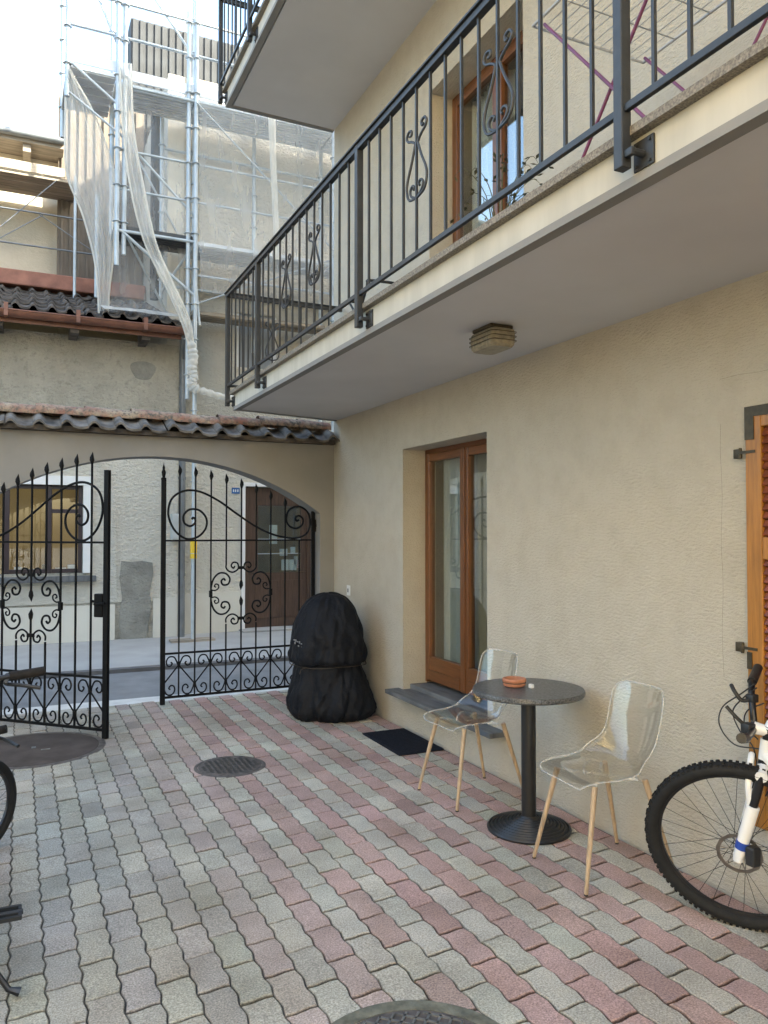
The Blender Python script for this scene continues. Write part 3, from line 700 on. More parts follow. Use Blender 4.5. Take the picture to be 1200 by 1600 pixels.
gate_leaf('open black wrought iron gate leaf with lock and handle, swung into the courtyard', (.603, 6.19, 0.005), d_open, True)

# ------------------------------------------------------------------ covers in the paving
def iron_cover(name, label, c, r, collar, spacing, n_lat, mat='castiron'):
    t = thing(name, label, 'drain cover', (c[0], c[1], 0))
    b = MB(); ro, ri = r + collar, r
    b.lathe([(ro, -.012), (ro, -.001), (ro - .012, .004), (ri + .004, .003), (ri + .002, -.012)], (c[0], c[1], 0), 48); b.build('collar', 'collar' if collar > .05 else 'castiron', t)
    b = MB(); b.lathe([(r, -.012), (r, .003), (r - .006, .0045), (0.001, .0045)], (c[0], c[1], 0), 48); b.build('lid', mat, t)
    return t
t = iron_cover('drain_grate', 'small round cast iron drain grate in the middle of the paving', (1.28, 5.135), .205, .03, 0, 0)
b = MB()
for i in range(-5, 6):
    for j in range(-5, 6):
        x, y = i * .034, j * .034
        if x * x + y * y < .175 ** 2: b.box((1.28 + x - .011, 5.135 + y - .011, .0047), (1.28 + x + .011, 5.135 + y + .011, .0052))
b.build('slots', 'black_metal', t)
t = iron_cover('manhole_cover', 'large iron manhole cover with diamond ribs in a mossy collar, bottom edge', (1.055, 2.02), .285, .062, 0, 0)
b = MB()
for s in (-1, 1):
    k = -.64
    while k < .64:
        pts = []
        a = R(45 * s)
        d = Vector((math.cos(a), math.sin(a), 0)); nrm = Vector((-d.y, d.x, 0))
        hw = .268 ** 2 - k * k
        if hw > 0:
            hw = math.sqrt(hw); c0 = Vector((1.055, 2.02, .0055)) + nrm * k
            b.bar(c0 - d * hw, c0 + d * hw, .0075)
        k += .036
b.build('ribs', 'castiron_bright', t)
t = iron_cover('round_cover', 'flat brown round cover in the paving below the open gate leaf', (.12, 6.12), .43, .05, 0, 0, 'rusty_cover')
b = MB(); b.box((.16, 6.05, .005), (.22, 6.07, .0085)); b.box((.10, 6.12, .005), (.13, 6.17, .0075)); b.build('lifting_lug', 'castiron_bright', t)
# door mat
dm = MB(); dm.box((2.39, 4.86, .001), (2.745, 5.50, .013), 0, .004)
for i in range(18): dm.box((2.40, 4.875 + i * .0345, .0132), (2.735, 4.893 + i * .0345, .0165))
tag(dm.build('door_mat', 'mat'), 'dark rubber doormat on the pavers below the slate sill', 'doormat')

# ------------------------------------------------------------------ table, ashtray, chairs
tb = thing('bistro_table', 'round dark granite bistro table on a black ribbed pedestal', 'table', (2.425, 3.40, 0))
b = MB(); b.lathe([(.25, .700), (.283, .701), (.290, .708), (.290, .722), (.286, .730), (.0001, .7305)], (2.425, 3.40, 0), 64); b.build('tabletop', 'granite', tb)
b = MB(); b.lathe([(.038, .05), (.038, .685), (.09, .69), (.09, .6995)], (2.425, 3.40, 0), 32); b.build('pedestal', 'black_metal', tb)
pr = [(.215, .001), (.218, .010)]
r_ = .215; z = .014
for i in range(9): pr += [(r_ , z), (r_ - .004, z + .006), (r_ - .010, z + .006), (r_ - .014, z - .001)]; r_ -= .019; z += .0058
pr += [(.042, .068), (.0385, .072), (.0001, .072)]
b = MB(); b.lathe(pr, (2.425, 3.40, 0), 64); b.build('base', 'black_metal', tb)
ash = thing('ashtray', 'round terracotta ashtray on the granite bistro table', 'ashtray', (2.385, 3.47, .7305))
b = MB(); b.lathe([(.045, .7307), (.056, .735), (.060, .745), (.058, .752), (.062, .756), (.064, .766), (.060, .773), (.052, .773), (.047, .765), (.045, .742), (.0001, .741)], (2.385, 3.47, 0), 36); b.build('bowl', 'clay', ash)
b = MB(); b.lathe([(.0592, .750), (.0615, .751), (.0615, .7545), (.0595, .7555)], (2.385, 3.47, 0), 36); b.build('band', 'cord', ash)
lt = MB(); lt.box((2.425, 3.375, .7308), (2.445, 3.40, .752), 0, .003); tag(lt.build('lighter', 'white'), 'tiny white lighter beside the terracotta ashtray', 'lighter')

def chair_shell(b):
    prof = [(.238, .428), (.230, .444), (.17, .452), (.08, .447), (-.02, .440), (-.10, .440), (-.160, .458), (-.198, .505), (-.218, .57), (-.235, .65), (-.252, .73), (-.266, .79), (-.272, .822)]
    wid = [.165, .198, .216, .229, .234, .231, .220, .207, .200, .202, .202, .190, .145]
    C = spline([(a, 0, z) for a, z in prof], 4); Wd = spline([(w, 0, 0) for w in wid], 4); n = len(C) - 1
    def fn(u, v):
        i = min(n, int(round(u * n))); t = v * 2 - 1; c = C[i]; w = Wd[i].x; k = i / n
        seat = max(0, min(1, (.62 - k) / .25)); back = 1 - seat; mid_ = math.exp(-((k - .50) / .14) ** 2)
        lift = .022 * seat * abs(t) ** 2.2 * min(1, k * 3) + .050 * mid_ * abs(t) ** 2.0
        fwd = .045 * back * abs(t) ** 2.2 * (1 - max(0, k - .9) * 6) + .055 * mid_ * abs(t) ** 2.2
        return ((c.x + fwd) * .94, t * w * .90, c.z + lift)
    N = n; b.grid(fn, N, 20)
    rim = [fn(i / N, 0) for i in range(N + 1)] + [fn(1, j / 20) for j in range(1, 21)] + [fn(1 - i / N, 1) for i in range(1, N + 1)] + [fn(0, 1 - j / 20) for j in range(1, 20)]
    return rim
def make_chair(label, loc, rz):
    t = thing('chair', label, 'chair', loc, rz, 'clear plastic chairs at the bistro table')
    b = MB(); rim = chair_shell(b)
    s = b.build('seat_shell', 'clear', t, True)
    sm_ = s.modifiers.new('thickness', 'SOLIDIFY'); sm_.thickness = .0045; sm_.offset = 0
    b = MB(); b.tube(rim, .0031, 6, closed=True); b.build('rim', 'clear_edge', s, True)
    for sx, sy in ((1, 1), (1, -1), (-1, 1), (-1, -1)):
        foot = (.235 if sx > 0 else -.240, sy * .205, .002); top = (sx * .135 + .01, sy * .145, .432)
        l_ = one(lambda q: q.tube([foot, (foot[0] * .98 + top[0] * .02, foot[1] * .98 + top[1] * .02, .02), top], [.0085, .009, .0145], 12), 'leg', 'leg_wood', t, True)
        one(lambda q: q.lathe([(.0088, .0005), (.0098, .003), (.0098, .008)], (foot[0], foot[1], 0), 12), 'foot_cap', 'plastic', l_, True)
    b = MB()
    for sy in (-1, 1): b.tube([(.13, sy * .135, .432), (-.10, -sy * .135, .430)], .007, 6)
    b.build('under_frame', 'clear_edge', t, True)
    return t
make_chair('clear plastic chair with wooden legs left of the bistro table, by the slate sill', (2.435, 3.99, 0), math.pi + R(3))
make_chair('clear plastic chair with wooden legs right of the bistro table, beside the bicycle', (2.450, 2.865, 0), math.pi - R(4))

# ------------------------------------------------------------------ covered barbecue
bq = thing('covered_barbecue', 'bulky barbecue under a black fabric cover tied at the waist, beside the gate', 'barbecue', (2.36, 6.27, 0))
def cover(b):
    prof = [(.0, .31), (.015, .352), (.06, .388), (.13, .40), (.22, .388), (.32, .360), (.40, .334), (.44, .318), (.452, .326), (.462, .356), (.49, .374), (.54, .372), (.62, .356), (.70, .336), (.78, .306), (.87, .262), (.94, .215), (.985, .168), (1.012, .115), (1.025, .05), (1.026, .0)]
    C = spline([(r, 0, z) for z, r in prof], 5); n = len(C) - 1; N = 160
    def fn(u, v):
        a = 2 * math.pi * u; c = C[min(n, int(round(v * n)))]; r, z = max(0, c.x), c.z
        low = max(0, .45 - z) / .45; top = max(0, min(1, (z - .46) / .5))
        nz = lambda k, s: mnoise.noise(Vector((math.cos(a) * k, math.sin(a) * k, z * s + k)))
        d = .050 * nz(1.3, 1.5) + (.034 * low + .012) * nz(3.6, 2.2) + (.014 + .010 * low) * (abs(nz(5.5, 4.2)) - .15) + .016 * nz(4, 8) * (1 - .3 * top)
        if .44 < z < .62: d += .020 * nz(5.5, 6)
        d += .016 * (abs(mnoise.noise(Vector((2.6 * math.cos(a + z * 1.4), 2.6 * math.sin(a + z * 1.4), z * 3.5 + 7.3)))) * 2 - .5) * min(1, (1.05 - z) * 3)
        hang = .032 * nz(3.2, 0) if .447 < z < .52 else 0
        sq = (abs(math.cos(a + .35)) ** 4 + abs(math.sin(a + .35)) ** 4) ** -.25
        d += .011 * (1 - 2 * abs(mnoise.noise(Vector((5.2 * math.cos(a - z * .9), 5.2 * math.sin(a - z * .9), z * 2.6 + 3.1))) * 1.7)) * (.5 + low)
        r = max(0, r * (.62 + .38 * sq * .95) + d * min(1, r / .15))
        zz = max(.002, z + hang + .012 * nz(2.5, 3) * min(1, z * 4))
        return (2.395 + r * math.cos(a) * .90, 6.23 + r * math.sin(a) * 1.0, zz)
    b.grid(fn, N, n); return fn, n
_b = MB(); cfn, cn = cover(_b); cov = _b.build('cover', 'cover', bq)
for U in (.08, .345, .475, .63, .87): TB('seam', [cfn(U, k / cn) for k in range(3, cn - 3)], .0028, 'cover', cov, 5)
TB('hem', [cfn(i / 120, 10.0 / cn * .35) for i in range(121)], .005, 'cover', cov, 6)
TB('hem', [cfn(i / 120, 46.0 / cn) for i in range(121)], .004, 'cover', cov, 6)
b = MB()
P = []
for i in range(72):
    a = 2 * math.pi * i / 72; r_ = .346 + .034 * mnoise.noise(Vector((math.cos(a) * 1.6, math.sin(a) * 1.6, .45 * 1.2 + 1.6)))
    P.append((2.395 + r_ * .93 * math.cos(a), 6.23 + r_ * 1.02 * math.sin(a), .447 + .006 * math.sin(a * 3)))
b.tube(P, .004, 5, closed=True); b.tube([(2.12, 6.02, .447), (2.07, 6.01, .43), (2.06, 6.0, .40)], .004, 5); b.build('cord', 'cord', bq)
b = MB()                                                                # illegible pale lettering on the cover
for k, (da, z) in enumerate(((0, .655), (.06, .648), (.12, .645), (.18, .638), (.24, .632), (.03, .628), (.15, .612), (.24, .598))):
    a = R(196) + da; b.box((2.395 + .355 * math.cos(a) - .002, 6.23 + .385 * math.sin(a) - .010, z), (2.395 + .355 * math.cos(a) + .004, 6.23 + .385 * math.sin(a) + .012, z + .009 + .008 * (k % 2)))
b.build('printed_logo', 'faint_print', bq)

# ------------------------------------------------------------------ bicycles
def wheel_parts(root, c, u, v, R0, tube_r, name='wheel', knobs=True, text=False):
    c, u, v = Vector(c), Vector(u).normalized(), Vector(v).normalized(); ax = u.cross(v).normalized()
    P = lambda r, a, o=0: c + u * (r * math.cos(a)) + v * (r * math.sin(a)) + ax * o
    n = 72; rc = R0 - tube_r
    w = one(lambda q: q.tube([P(.022, 0, 0) - u * .022 - ax * .05, P(0, 0, .05)], .019, 14), name, 'alloy_dark', root)     # hub
    b = MB(); b.tube([P(rc, 2 * math.pi * i / n) for i in range(n)], tube_r, 14, closed=True)
    if knobs:
        for i in range(96):
            a = 2 * math.pi * i / 96
            for o, rr in ((-.62, .80), (.62, .80), (-.22, .985), (.22, .985)):
                if (i + (o > 0)) % 2 and abs(o) < .5: continue
                k = P(rc + tube_r * rr, a, o * tube_r); e = P(1, a) - c; t = P(1, a + math.pi / 2) - c
                s = .0052
                q = [k + e * (h * s) + t * (i_ * s * 1.1) + ax * (j_ * s * .9) for h in (-1, .9) for i_, j_ in ((-1, -1), (1, -1), (1, 1), (-1, 1))]
                b.add(q, [(0, 1, 2, 3), (7, 6, 5, 4), (0, 4, 5, 1), (1, 5, 6, 2), (2, 6, 7, 3), (3, 7, 4, 0)])
    b.build('tyre', 'rubber', w)
    b = MB(); rr = rc - tube_r * .72
    pr = [(.010, .012), (.011, -.002), (.006, -.014), (-.006, -.014), (-.011, -.002), (-.010, .012)]
    vs = []; fs = []; m_ = len(pr)
    for i in range(n):
        for o, d in pr: vs.append(P(rr + d, 2 * math.pi * i / n, o))
    for i in range(n):
        for j in range(m_): fs.append((i * m_ + j, i * m_ + (j + 1) % m_, ((i + 1) % n) * m_ + (j + 1) % m_, ((i + 1) % n) * m_ + j))
    b.add(vs, fs, 0, True); b.build('rim', 'alloy_dark', w)
    for i in range(32):
        a = 2 * math.pi * i / 32; side = .032 if i % 2 else -.032; off = R(62) * (1 if (i // 2) % 2 else -1)
        TB('spoke', [P(.024, a + off, side), P(rr - .012, a, 0)], .0011, 'spoke', w, 5)
    TB('valve', [P(rr - .012, R(112)), P(rr - .055, R(112))], .003, 'plastic', w, 6)
    if text:
        for kind, a0, n_, h in (('printed_band', R(207), 9, .016), ('printed_band', R(238), 6, .009)):
            b = MB()
            for k in range(n_):                                          # pale moulded tyre lettering, letter by letter
                a = a0 + k * .036 * (h / .016) ** .5
                for t in range(2 if k % 3 else 3):
                    r_ = rc - tube_r * .15 + t * h * .42 - .004; o = -tube_r * 1.005
                    q = [P(r_, a - .011, o), P(r_, a + .011 - .006 * (k % 2), o), P(r_ + .0045, a + .011 - .006 * (k % 2), o), P(r_ + .0045, a - .011, o)]
                    b.add(q, [(0, 1, 2, 3)])
                q = [P(rc - tube_r * .15 - .004, a - .012, -tube_r * 1.006), P(rc - tube_r * .15 - .004, a - .007, -tube_r * 1.006), P(rc - tube_r * .15 + h - .004, a - .007, -tube_r * 1.006), P(rc - tube_r * .15 + h - .004, a - .012, -tube_r * 1.006)]
                b.add(q, [(0, 1, 2, 3)])
            b.build(kind, 'silver_print', w)
    return w, ax
bk = thing('bicycle', 'white mountain bicycle with knobbly tyre leaning on the cream wall beside the shutter', 'bicycle', (2.60, 1.6, 0))
u = Vector((-.566, .824, 0)); v = Vector((-.213, -.146, .966)); H = Vector((2.600, 2.215, 0)) + v * .352
w, ax = wheel_parts(bk, H, u, v, .352, .027, text=True)
def Pw(a, b_, o): return H + u * a + v * b_ + ax * o
b = MB()
n = 60
for k in range(n):
    pass
vs = []; fs = []
for i in range(n):
    a = 2 * math.pi * i / n; wv = .0015 * math.sin(a * 12)
    for r_, o in ((.082 + wv, -.047), (.068, -.047), (.068, -.0455), (.082 + wv, -.0455)): vs.append(Pw(r_ * math.cos(a), r_ * math.sin(a), o))
for i in range(n):
    for j in range(4): fs.append((i * 4 + j, i * 4 + (j + 1) % 4, ((i + 1) % n) * 4 + (j + 1) % 4, ((i + 1) % n) * 4 + j))
b.add(vs, fs)
for i in range(6):
    a = 2 * math.pi * i / 6; b.bar(Pw(.020 * math.cos(a + .6), .020 * math.sin(a + .6), -.0455), Pw(.069 * math.cos(a + .25), .069 * math.sin(a + .25), -.0462), .004)
b.build('brake_disc', 'rotor', w)
T = Vector((2.552, 2.052, .800)); CR = Vector((2.545, 2.075, .665))           # stem and fork crown
sdv = (T - H).normalized()
fk = MB()
fside = ax
for s in (-1, 1):
    a0 = H + fside * (s * .062); a1 = CR + fside * (s * .062)
    m0 = a0 + (a1 - a0) * .62
    fk.tube([a0 + (a1 - a0) * -.06, a0, a0 + (a1 - a0) * .06, m0 - (m0 - a0) * .05, m0, m0 + (m0 - a0) * .01], [.013, .019, .021, .0245, .025, .019], 16)
    fk.tube([m0, a1], .0165, 14, 1)
    fk.box(a0 - Vector((.016, .016, .022)), a0 + Vector((.016, .016, .016)), 0, .006)
arch = [H + fside * (.062 * c_) + sdv * (.44 if abs(c_) < .99 else .31) * 1.0 + u * .03 for c_ in (-1, -.7, 0, .7, 1)]
fk.tube(spline([H + fside * -.062 + sdv * .20, H + fside * -.062 + sdv * .29 + u * .028, H + sdv * .375 + u * .040, H + fside * .062 + sdv * .29 + u * .028, H + fside * .062 + sdv * .20], 5), .012, 8)
fk.tube([CR - fside * .078, CR + fside * .078], .022, 12); fork = fk.build('fork', ['white_gloss', 'alloy_dark'], bk)
b = MB(); a0 = H + fside * -.062; a1 = CR + fside * -.062; b.tube([a0 + (a1 - a0) * .10, a0 + (a1 - a0) * .19], .0232, 16); b.build('blue_sticker', 'blue', fork)
b = MB(); k = H - ax * .075 - u * .05 + v * .02; b.box(k - Vector((.02, .02, .035)), k + Vector((.02, .02, .035)), 0, .006); b.build('brake_calliper', 'plastic', fork)
# frame, mostly beyond the right edge of the view
hb = CR + sdv * .03; htp = T - sdv * .03
bb_ = Vector((2.60, 1.52, .30)); sc_ = Vector((2.70, 1.36, .80)); ra = Vector((2.60, 1.09, .35))
b = MB()
b.tube([hb, htp], .024, 16)
b.tube([hb + sdv * .02, bb_], [.026, .030], 14); b.tube([htp - sdv * .02, sc_ - Vector((0, 0, .08))], .021, 14); b.tube([bb_, sc_], .018, 14)
for s in (-1, 1):
    o = Vector((s * .06, 0, 0)); b.tube([bb_ + o * .5, ra + o], .011, 10); b.tube([sc_ - Vector((0, 0, .10)) + o * .3, ra + o], .009, 10)
b.build('frame', 'white_gloss', bk)
wheel_parts(bk, ra, (0, 1, 0), (.16, 0, .987), .352, .027)
b = MB(); b.tube([sc_, sc_ + Vector((.02, -.04, .14))], .014, 12); b.build('seat_post', 'alloy_dark', bk)
b = MB(); q = sc_ + Vector((.02, -.04, .15))
b.grid(lambda U, V: (q.x + (V * 2 - 1) * (.022 + .055 * max(0, U - .45) ** .8 * 1.5), q.y + .14 - U * .27, q.z + .02 - .035 * abs(V * 2 - 1) ** 2 + .01 * math.cos(U * 6)), 16, 10)
b.grid(lambda U, V: (q.x + (V * 2 - 1) * (.022 + .055 * max(0, U - .45) ** .8 * 1.5), q.y + .14 - U * .27, q.z - .005 - .010 * abs(V * 2 - 1) ** 2), 16, 10); b.build('saddle', 'plastic', bk)
b = MB(); b.lathe([(.10, -.003), (.10, .003), (.085, .003), (.085, -.003)], (0, 0, 0), 36)
b.v = [(bb_.x - .05 + z, bb_.y + x, bb_.z + y) for x, y, z in b.v]; b.bar(bb_ + Vector((-.07, 0, 0)), bb_ + Vector((-.08, -.12, -.12)), .018); b.bar(bb_ + Vector((.07, 0, 0)), bb_ + Vector((.08, .12, .12)), .018); b.build('crankset', 'alloy_dark', bk)
b = MB()
b.tube([CR + sdv * .005, T + sdv * .02], .021, 14); st_ = b.build('steerer', 'alloy_dark', bk)
b = MB(); b.tube([T + sdv * .012, T + sdv * .040], [.022, .017], 14); b.tube([T + sdv * .0, T + u * .055 + sdv * .01], [.020, .024], 12); b.build('stem', 'white_gloss', bk)
C0 = T + u * .055 + sdv * .01
bar_r = spline([C0 - Vector((.30, .20, -.04)), C0 - Vector((.14, .09, .0)), C0, C0 + Vector((.020, .020, .06)), C0 + Vector((.050, .050, .125)), C0 + Vector((.095, .08, .165)), C0 + Vector((.185, .13, .19))], 6)
b = MB(); b.tube(bar_r, .0125, 12); hbar = b.build('handlebar', 'alloy_dark', bk)
g0, g1 = bar_r[-9], bar_r[-1]
TB('grip', [g0, g1], .018, 'plastic', hbar, 14); TB('grip', [bar_r[0], bar_r[4]], .0175, 'plastic', hbar, 14)
b = MB(); k = C0 + Vector((.035, .035, .10)); b.box(k - Vector((.018, .018, .016)), k + Vector((.018, .018, .016)), 0, .006)
b.tube(spline([k, k + Vector((-.03, .02, -.01)), k + Vector((-.045, .04, .02)), k + Vector((-.03, .07, .04))], 4), [.008] * 13, 8); b.build('brake_lever', 'plastic', hbar)
b = MB(); k = C0 + Vector((-.03, .0, .0)); b.box(k - Vector((.02, .02, .02)), k + Vector((.02, .02, .02)), 0, .006); b.tube(spline([k, k + Vector((-.03, .03, .04)), k + Vector((-.045, .06, .075))], 4), .007, 8); b.build('shift_lever', 'plastic', hbar)
for pts in ([(2.56, 2.12, .965), (2.55, 2.18, .915), (2.545, 2.26, .85), (2.545, 2.275, .775), (2.55, 2.21, .715), (2.55, 2.10, .725), (2.58, 2.0, .72)],
            [(2.57, 2.12, .95), (2.55, 2.17, .90), (2.55, 2.215, .84), (2.55, 2.18, .77), (2.55, 2.12, .72), (2.55, 2.11, .60), (2.50, 2.13, .42)],
            [(2.56, 2.08, .90), (2.54, 2.14, .86), (2.54, 2.15, .80), (2.55, 2.10, .76)]):
    TB('cable', spline(pts, 6), .0028, 'plastic', hbar, 6)

def city_bike(label, origin, yaw, R0, steer, basket, frame_mat, hz=.935, hw=.32, stand=True):
    """A plain dark bicycle along local +x, origin on the ground below the crank."""
    root = thing('bicycle', label, 'bicycle', origin, yaw)
    root.rotation_euler = (0, 0, 0)
    Mx = Matrix.Translation(origin) @ Matrix.Rotation(yaw, 4, 'Z')
    W = lambda x, y, z: Mx @ Vector((x, y, z))
    D = lambda x, y, z: Mx.to_3x3() @ Vector((x, y, z))
    fa = W(.58, 0, R0); ra_ = W(-.46, 0, R0); bb2 = W(0, 0, .28); seat = W(-.20, 0, .80); hd0 = W(.46, 0, .52); hd1 = W(.41, 0, .82)
    sd_ = D(math.cos(steer), math.sin(steer), 0)
    wheel_parts(root, fa, sd_, (0, 0, 1), R0, .022, knobs=False); wheel_parts(root, ra_, D(1, 0, 0), (0, 0, 1), R0, .022, knobs=False)
    b = MB(); b.tube([hd0, hd1], .019, 12); b.tube([hd0, bb2], .019, 12); b.tube([hd1 - Vector((0, 0, .08)), W(-.13, 0, .58)], .016, 12); b.tube([bb2, seat], .016, 12)
    for s in (-1, 1): b.tube([bb2 + D(0, s * .03, 0), ra_ + D(0, s * .055, 0)], .009, 8); b.tube([W(-.15, s * .02, .64), ra_ + D(0, s * .055, 0)], .007, 8)
    b.build('frame', frame_mat, root)
    b = MB(); sx = Vector((-sd_.y, sd_.x, 0))
    for s in (-1, 1): b.tube([fa + sx * (s * .055), fa + sx * (s * .055) + (hd0 - fa) * .8, hd0], .010, 8)
    b.build('fork', frame_mat, root)
    b = MB(); hb_ = W(.40, 0, hz); TB('stem', [hd1, hb_], .012, 'alloy_dark', root, 10)
    e_ = sd_ * .06 + Vector((0, 0, .022))
    P = [hb_ + sx * (hw * k / 12) + e_ * abs(k / 12) for k in range(-12, 13)]; b.tube(P, .011, 10); hbo = b.build('handlebar', 'alloy_dark', root)
    for s, e in ((-1, P[:6]), (1, P[-6:])):
        TB('grip', e, .0195, 'grip', hbo, 14)
        k = hb_ + sx * (s * hw * .55) + sd_ * .005
        TB('brake_lever', spline([k, k + sd_ * .05 + Vector((0, 0, -.02)), k + sx * (s * .05) + sd_ * .055 + Vector((0, 0, -.03)), k + sx * (s * .13) + sd_ * .035 + Vector((0, 0, -.045))], 4), .008, 'plastic', hbo, 8)
    b = MB(); q = W(-.21, 0, .84)
    for zz in (.03, .0):
        b.grid(lambda U, V: tuple(q + D(.13 - U * .26, (V * 2 - 1) * (.022 + .06 * max(0, U - .4)), zz - .03 * abs(V * 2 - 1) ** 2)), 12, 8)
    b.tube([seat, q], .013, 10); b.build('saddle', 'plastic', root)
    b = MB(); b.tube([W(0, -.07, .28), W(0, .07, .28)], .018, 12)
    b.bar(W(0, -.075, .28), W(.02, -.085, .115), .02); b.bar(W(0, .075, .28), W(-.02, .085, .445), .02); cr = b.build('crankset', 'alloy_dark', root)
    for x, y, z in (((.02, -.195, .155), (-.02, .135, .445)) if stand else ()):
        b = MB()
        for dy in (-.04, .04): b.bar(W(x - .045, y + dy, z), W(x + .045, y + dy, z), .012)
        for dx in (-.045, .045): b.bar(W(x + dx, y - .045, z), W(x + dx, y + .045, z), .014)
        b.tube([W(x, y - .05, z), W(x, y + .05, z)], .010, 8); b.build('pedal', 'plastic', cr)
    if stand: TB('kickstand', [W(-.20, -.05, .26), W(-.26, -.20, .03), W(-.265, -.235, .016)], [.008, .010, .016], 'alloy_dark', root)
    if basket:
        b = MB()
        for z in (.50, .57, .64, .70): b.tube([W(.50 + a, c_, z) for a, c_ in ((0, -.15), (.24, -.15), (.24, .15), (0, .15))], .005 if z < .69 else .008, 6, closed=True)
        for a, c_ in [(i * .048, s * .15) for i in range(6) for s in (-1, 1)] + [(e, -.15 + i * .05) for i in range(7) for e in (0, .24)]: b.bar(W(.50 + a, c_, .50), W(.50 + a, c_, .70), .006)
        b.build('basket', 'black_metal', root)
    return root
city_bike('dark bicycle at the left edge, only its worn grip, pedal and stand in view', (-.215, 3.17, 0), R(90), .33, 0.0, False, 'alloy_dark')
city_bike('small wheeled black folding bicycle at the left edge beyond the worn grip', (-.155, 3.63, 0), R(90), .23, R(-42), False, 'black_metal', .62, .10, False)

# ------------------------------------------------------------------ things on the lower balcony
rk = thing('drying_rack', 'white wire drying rack with plum legs on the lower balcony', 'drying rack', (2.2, 2.2, 2.784))
zr = 3.72; y0, y1, x0, x1 = 1.75, 2.72, 1.98, 2.60
b = MB(); b.tube([(x0, y0, zr), (x1, y0, zr), (x1, y1, zr), (x0, y1, zr)], .007, 8, closed=True); b.build('frame', 'wire', rk)
for i in range(1, 12): TB('line', [(x0 + (x1 - x0) * i / 12, y0, zr), (x0 + (x1 - x0) * i / 12, y1, zr)], .0022, 'wire', rk, 5)
for i in range(1, 5): TB('crossbar', [(x0, y0 + (y1 - y0) * i / 5, zr - .002), (x1, y0 + (y1 - y0) * i / 5, zr - .002)], .003, 'wire', rk, 5)
for x in (x0 + .03, x1 - .03):
    TB('leg', [(x, y1 - .04, zr - .008), (x, y0 + .15, 2.792)], .007, 'plum', rk); TB('leg', [(x + .02, y0 + .15, zr - .008), (x + .02, y1 - .05, 2.792)], .007, 'plum', rk)
fr = thing('folding_chair', 'folded dark metal frame chair on the lower balcony, behind the far railing scrolls', 'chair', (2.30, 4.9, 2.784))
TB('frame', spline([(2.12, 5.15, 2.792), (2.12, 4.96, 3.02), (2.12, 4.80, 3.21), (2.13, 4.77, 3.24), (2.4, 4.77, 3.24), (2.52, 4.80, 3.21), (2.52, 5.15, 2.792)], 4), .010, 'rail_iron', fr)
TB('brace', [(2.13, 4.72, 2.792), (2.13, 5.15, 3.20), (2.50, 5.15, 3.20), (2.50, 4.72, 2.792)], .009, 'rail_iron', fr)
b = MB(); b.box((2.15, 4.80, 3.03), (2.48, 5.10, 3.045), 0, .004); b.build('seat', 'grey_shutter', fr)
bt = thing('bottle', 'small purple and red plastic bottle standing at the balcony edge', 'bottle', (1.95, 3.78, 2.784))
b = MB(); b.lathe([(.040, .0), (.042, .01), (.042, .09), (.030, .12), (.0001, .12)], (1.95, 3.78, 2.784), 16); b.build('body', 'red', bt)
b = MB(); b.lathe([(.028, .121), (.022, .16), (.020, .185), (.0001, .187)], (1.95, 3.78, 2.784), 16); b.build('cap', 'purple', bt)
pl = thing('potted_plant', 'dry straggly plant in a low pot behind the balcony railing', 'plant', (2.0, 3.0, 2.784))
b = MB(); b.lathe([(.055, 0), (.075, .10), (.082, .10), (.082, .112), (.070, .112), (.068, .09), (.0001, .09)], (2.0, 3.0, 2.784), 20); b.build('pot', 'pot', pl)
b = MB(); rp = random.Random(3)
for i in range(17):
    a = rp.uniform(0, 6.28); d = rp.uniform(.05, .20); h = rp.uniform(.16, .44)
    c0 = Vector((2.0 + .03 * math.cos(a), 3.0 + .03 * math.sin(a), 2.87)); c2_ = c0 + Vector((d * math.cos(a), d * math.sin(a), h)); c1 = c0 * .5 + c2_ * .5 + Vector((-.03 * math.cos(a), -.03 * math.sin(a), .05))
    pts = spline([c0, c1, c2_, c2_ + Vector((.05 * math.cos(a), .05 * math.sin(a), -.06 * rp.random()))], 4)
    b.tube(pts, [.0035 * (1 - .8 * k / (len(pts) - 1)) for k in range(len(pts))], 5)
    for k in range(4, len(pts), 2):
        q = pts[k]; e = Vector((rp.gauss(0, 1), rp.gauss(0, 1), rp.gauss(0, .6))).normalized() * .035; s_ = Vector((e.y, -e.x, .3 * e.z)) * .3
        b.add([q, q + e * .5 + s_, q + e, q + e * .5 - s_], [(0, 1, 2, 3)])
b.build('foliage', 'leaf', pl)

# ------------------------------------------------------------------ across the street: low house with the window
lh = thing('low_house', 'low weathered plaster house with copper gutter and shop window across the street', 'house', (-1, 11.6, 0))
FY = 11.60; WN = (-.78, .81, .97, 2.19)
def front(b, x0, x1, z0, z1, holes, Y, d, mi=0):
    xc = sorted(set([x0, x1] + [q for h in holes for q in h[:2]])); zc = sorted(set([z0, z1] + [q for h in holes for q in h[2:]]))
    for i in range(len(xc) - 1):
        for j in range(len(zc) - 1):
            mx, mz = (xc[i] + xc[i + 1]) / 2, (zc[j] + zc[j + 1]) / 2
            if any(h[0] < mx < h[1] and h[2] < mz < h[3] for h in holes): continue
            b.add([(xc[i], Y, zc[j]), (xc[i + 1], Y, zc[j]), (xc[i + 1], Y, zc[j + 1]), (xc[i], Y, zc[j + 1])], [(0, 1, 2, 3)], mi)
    for a, c_, e, f in holes:
        b.add([(a, Y, e), (c_, Y, e), (c_, Y, f), (a, Y, f), (a, Y + d, e), (c_, Y + d, e), (c_, Y + d, f), (a, Y + d, f)], [(0, 1, 5, 4), (1, 2, 6, 5), (2, 3, 7, 6), (3, 0, 4, 7)], mi)
b = MB(); front(b, -9, 2.10, -.05, 4.27, [WN], FY, .16)
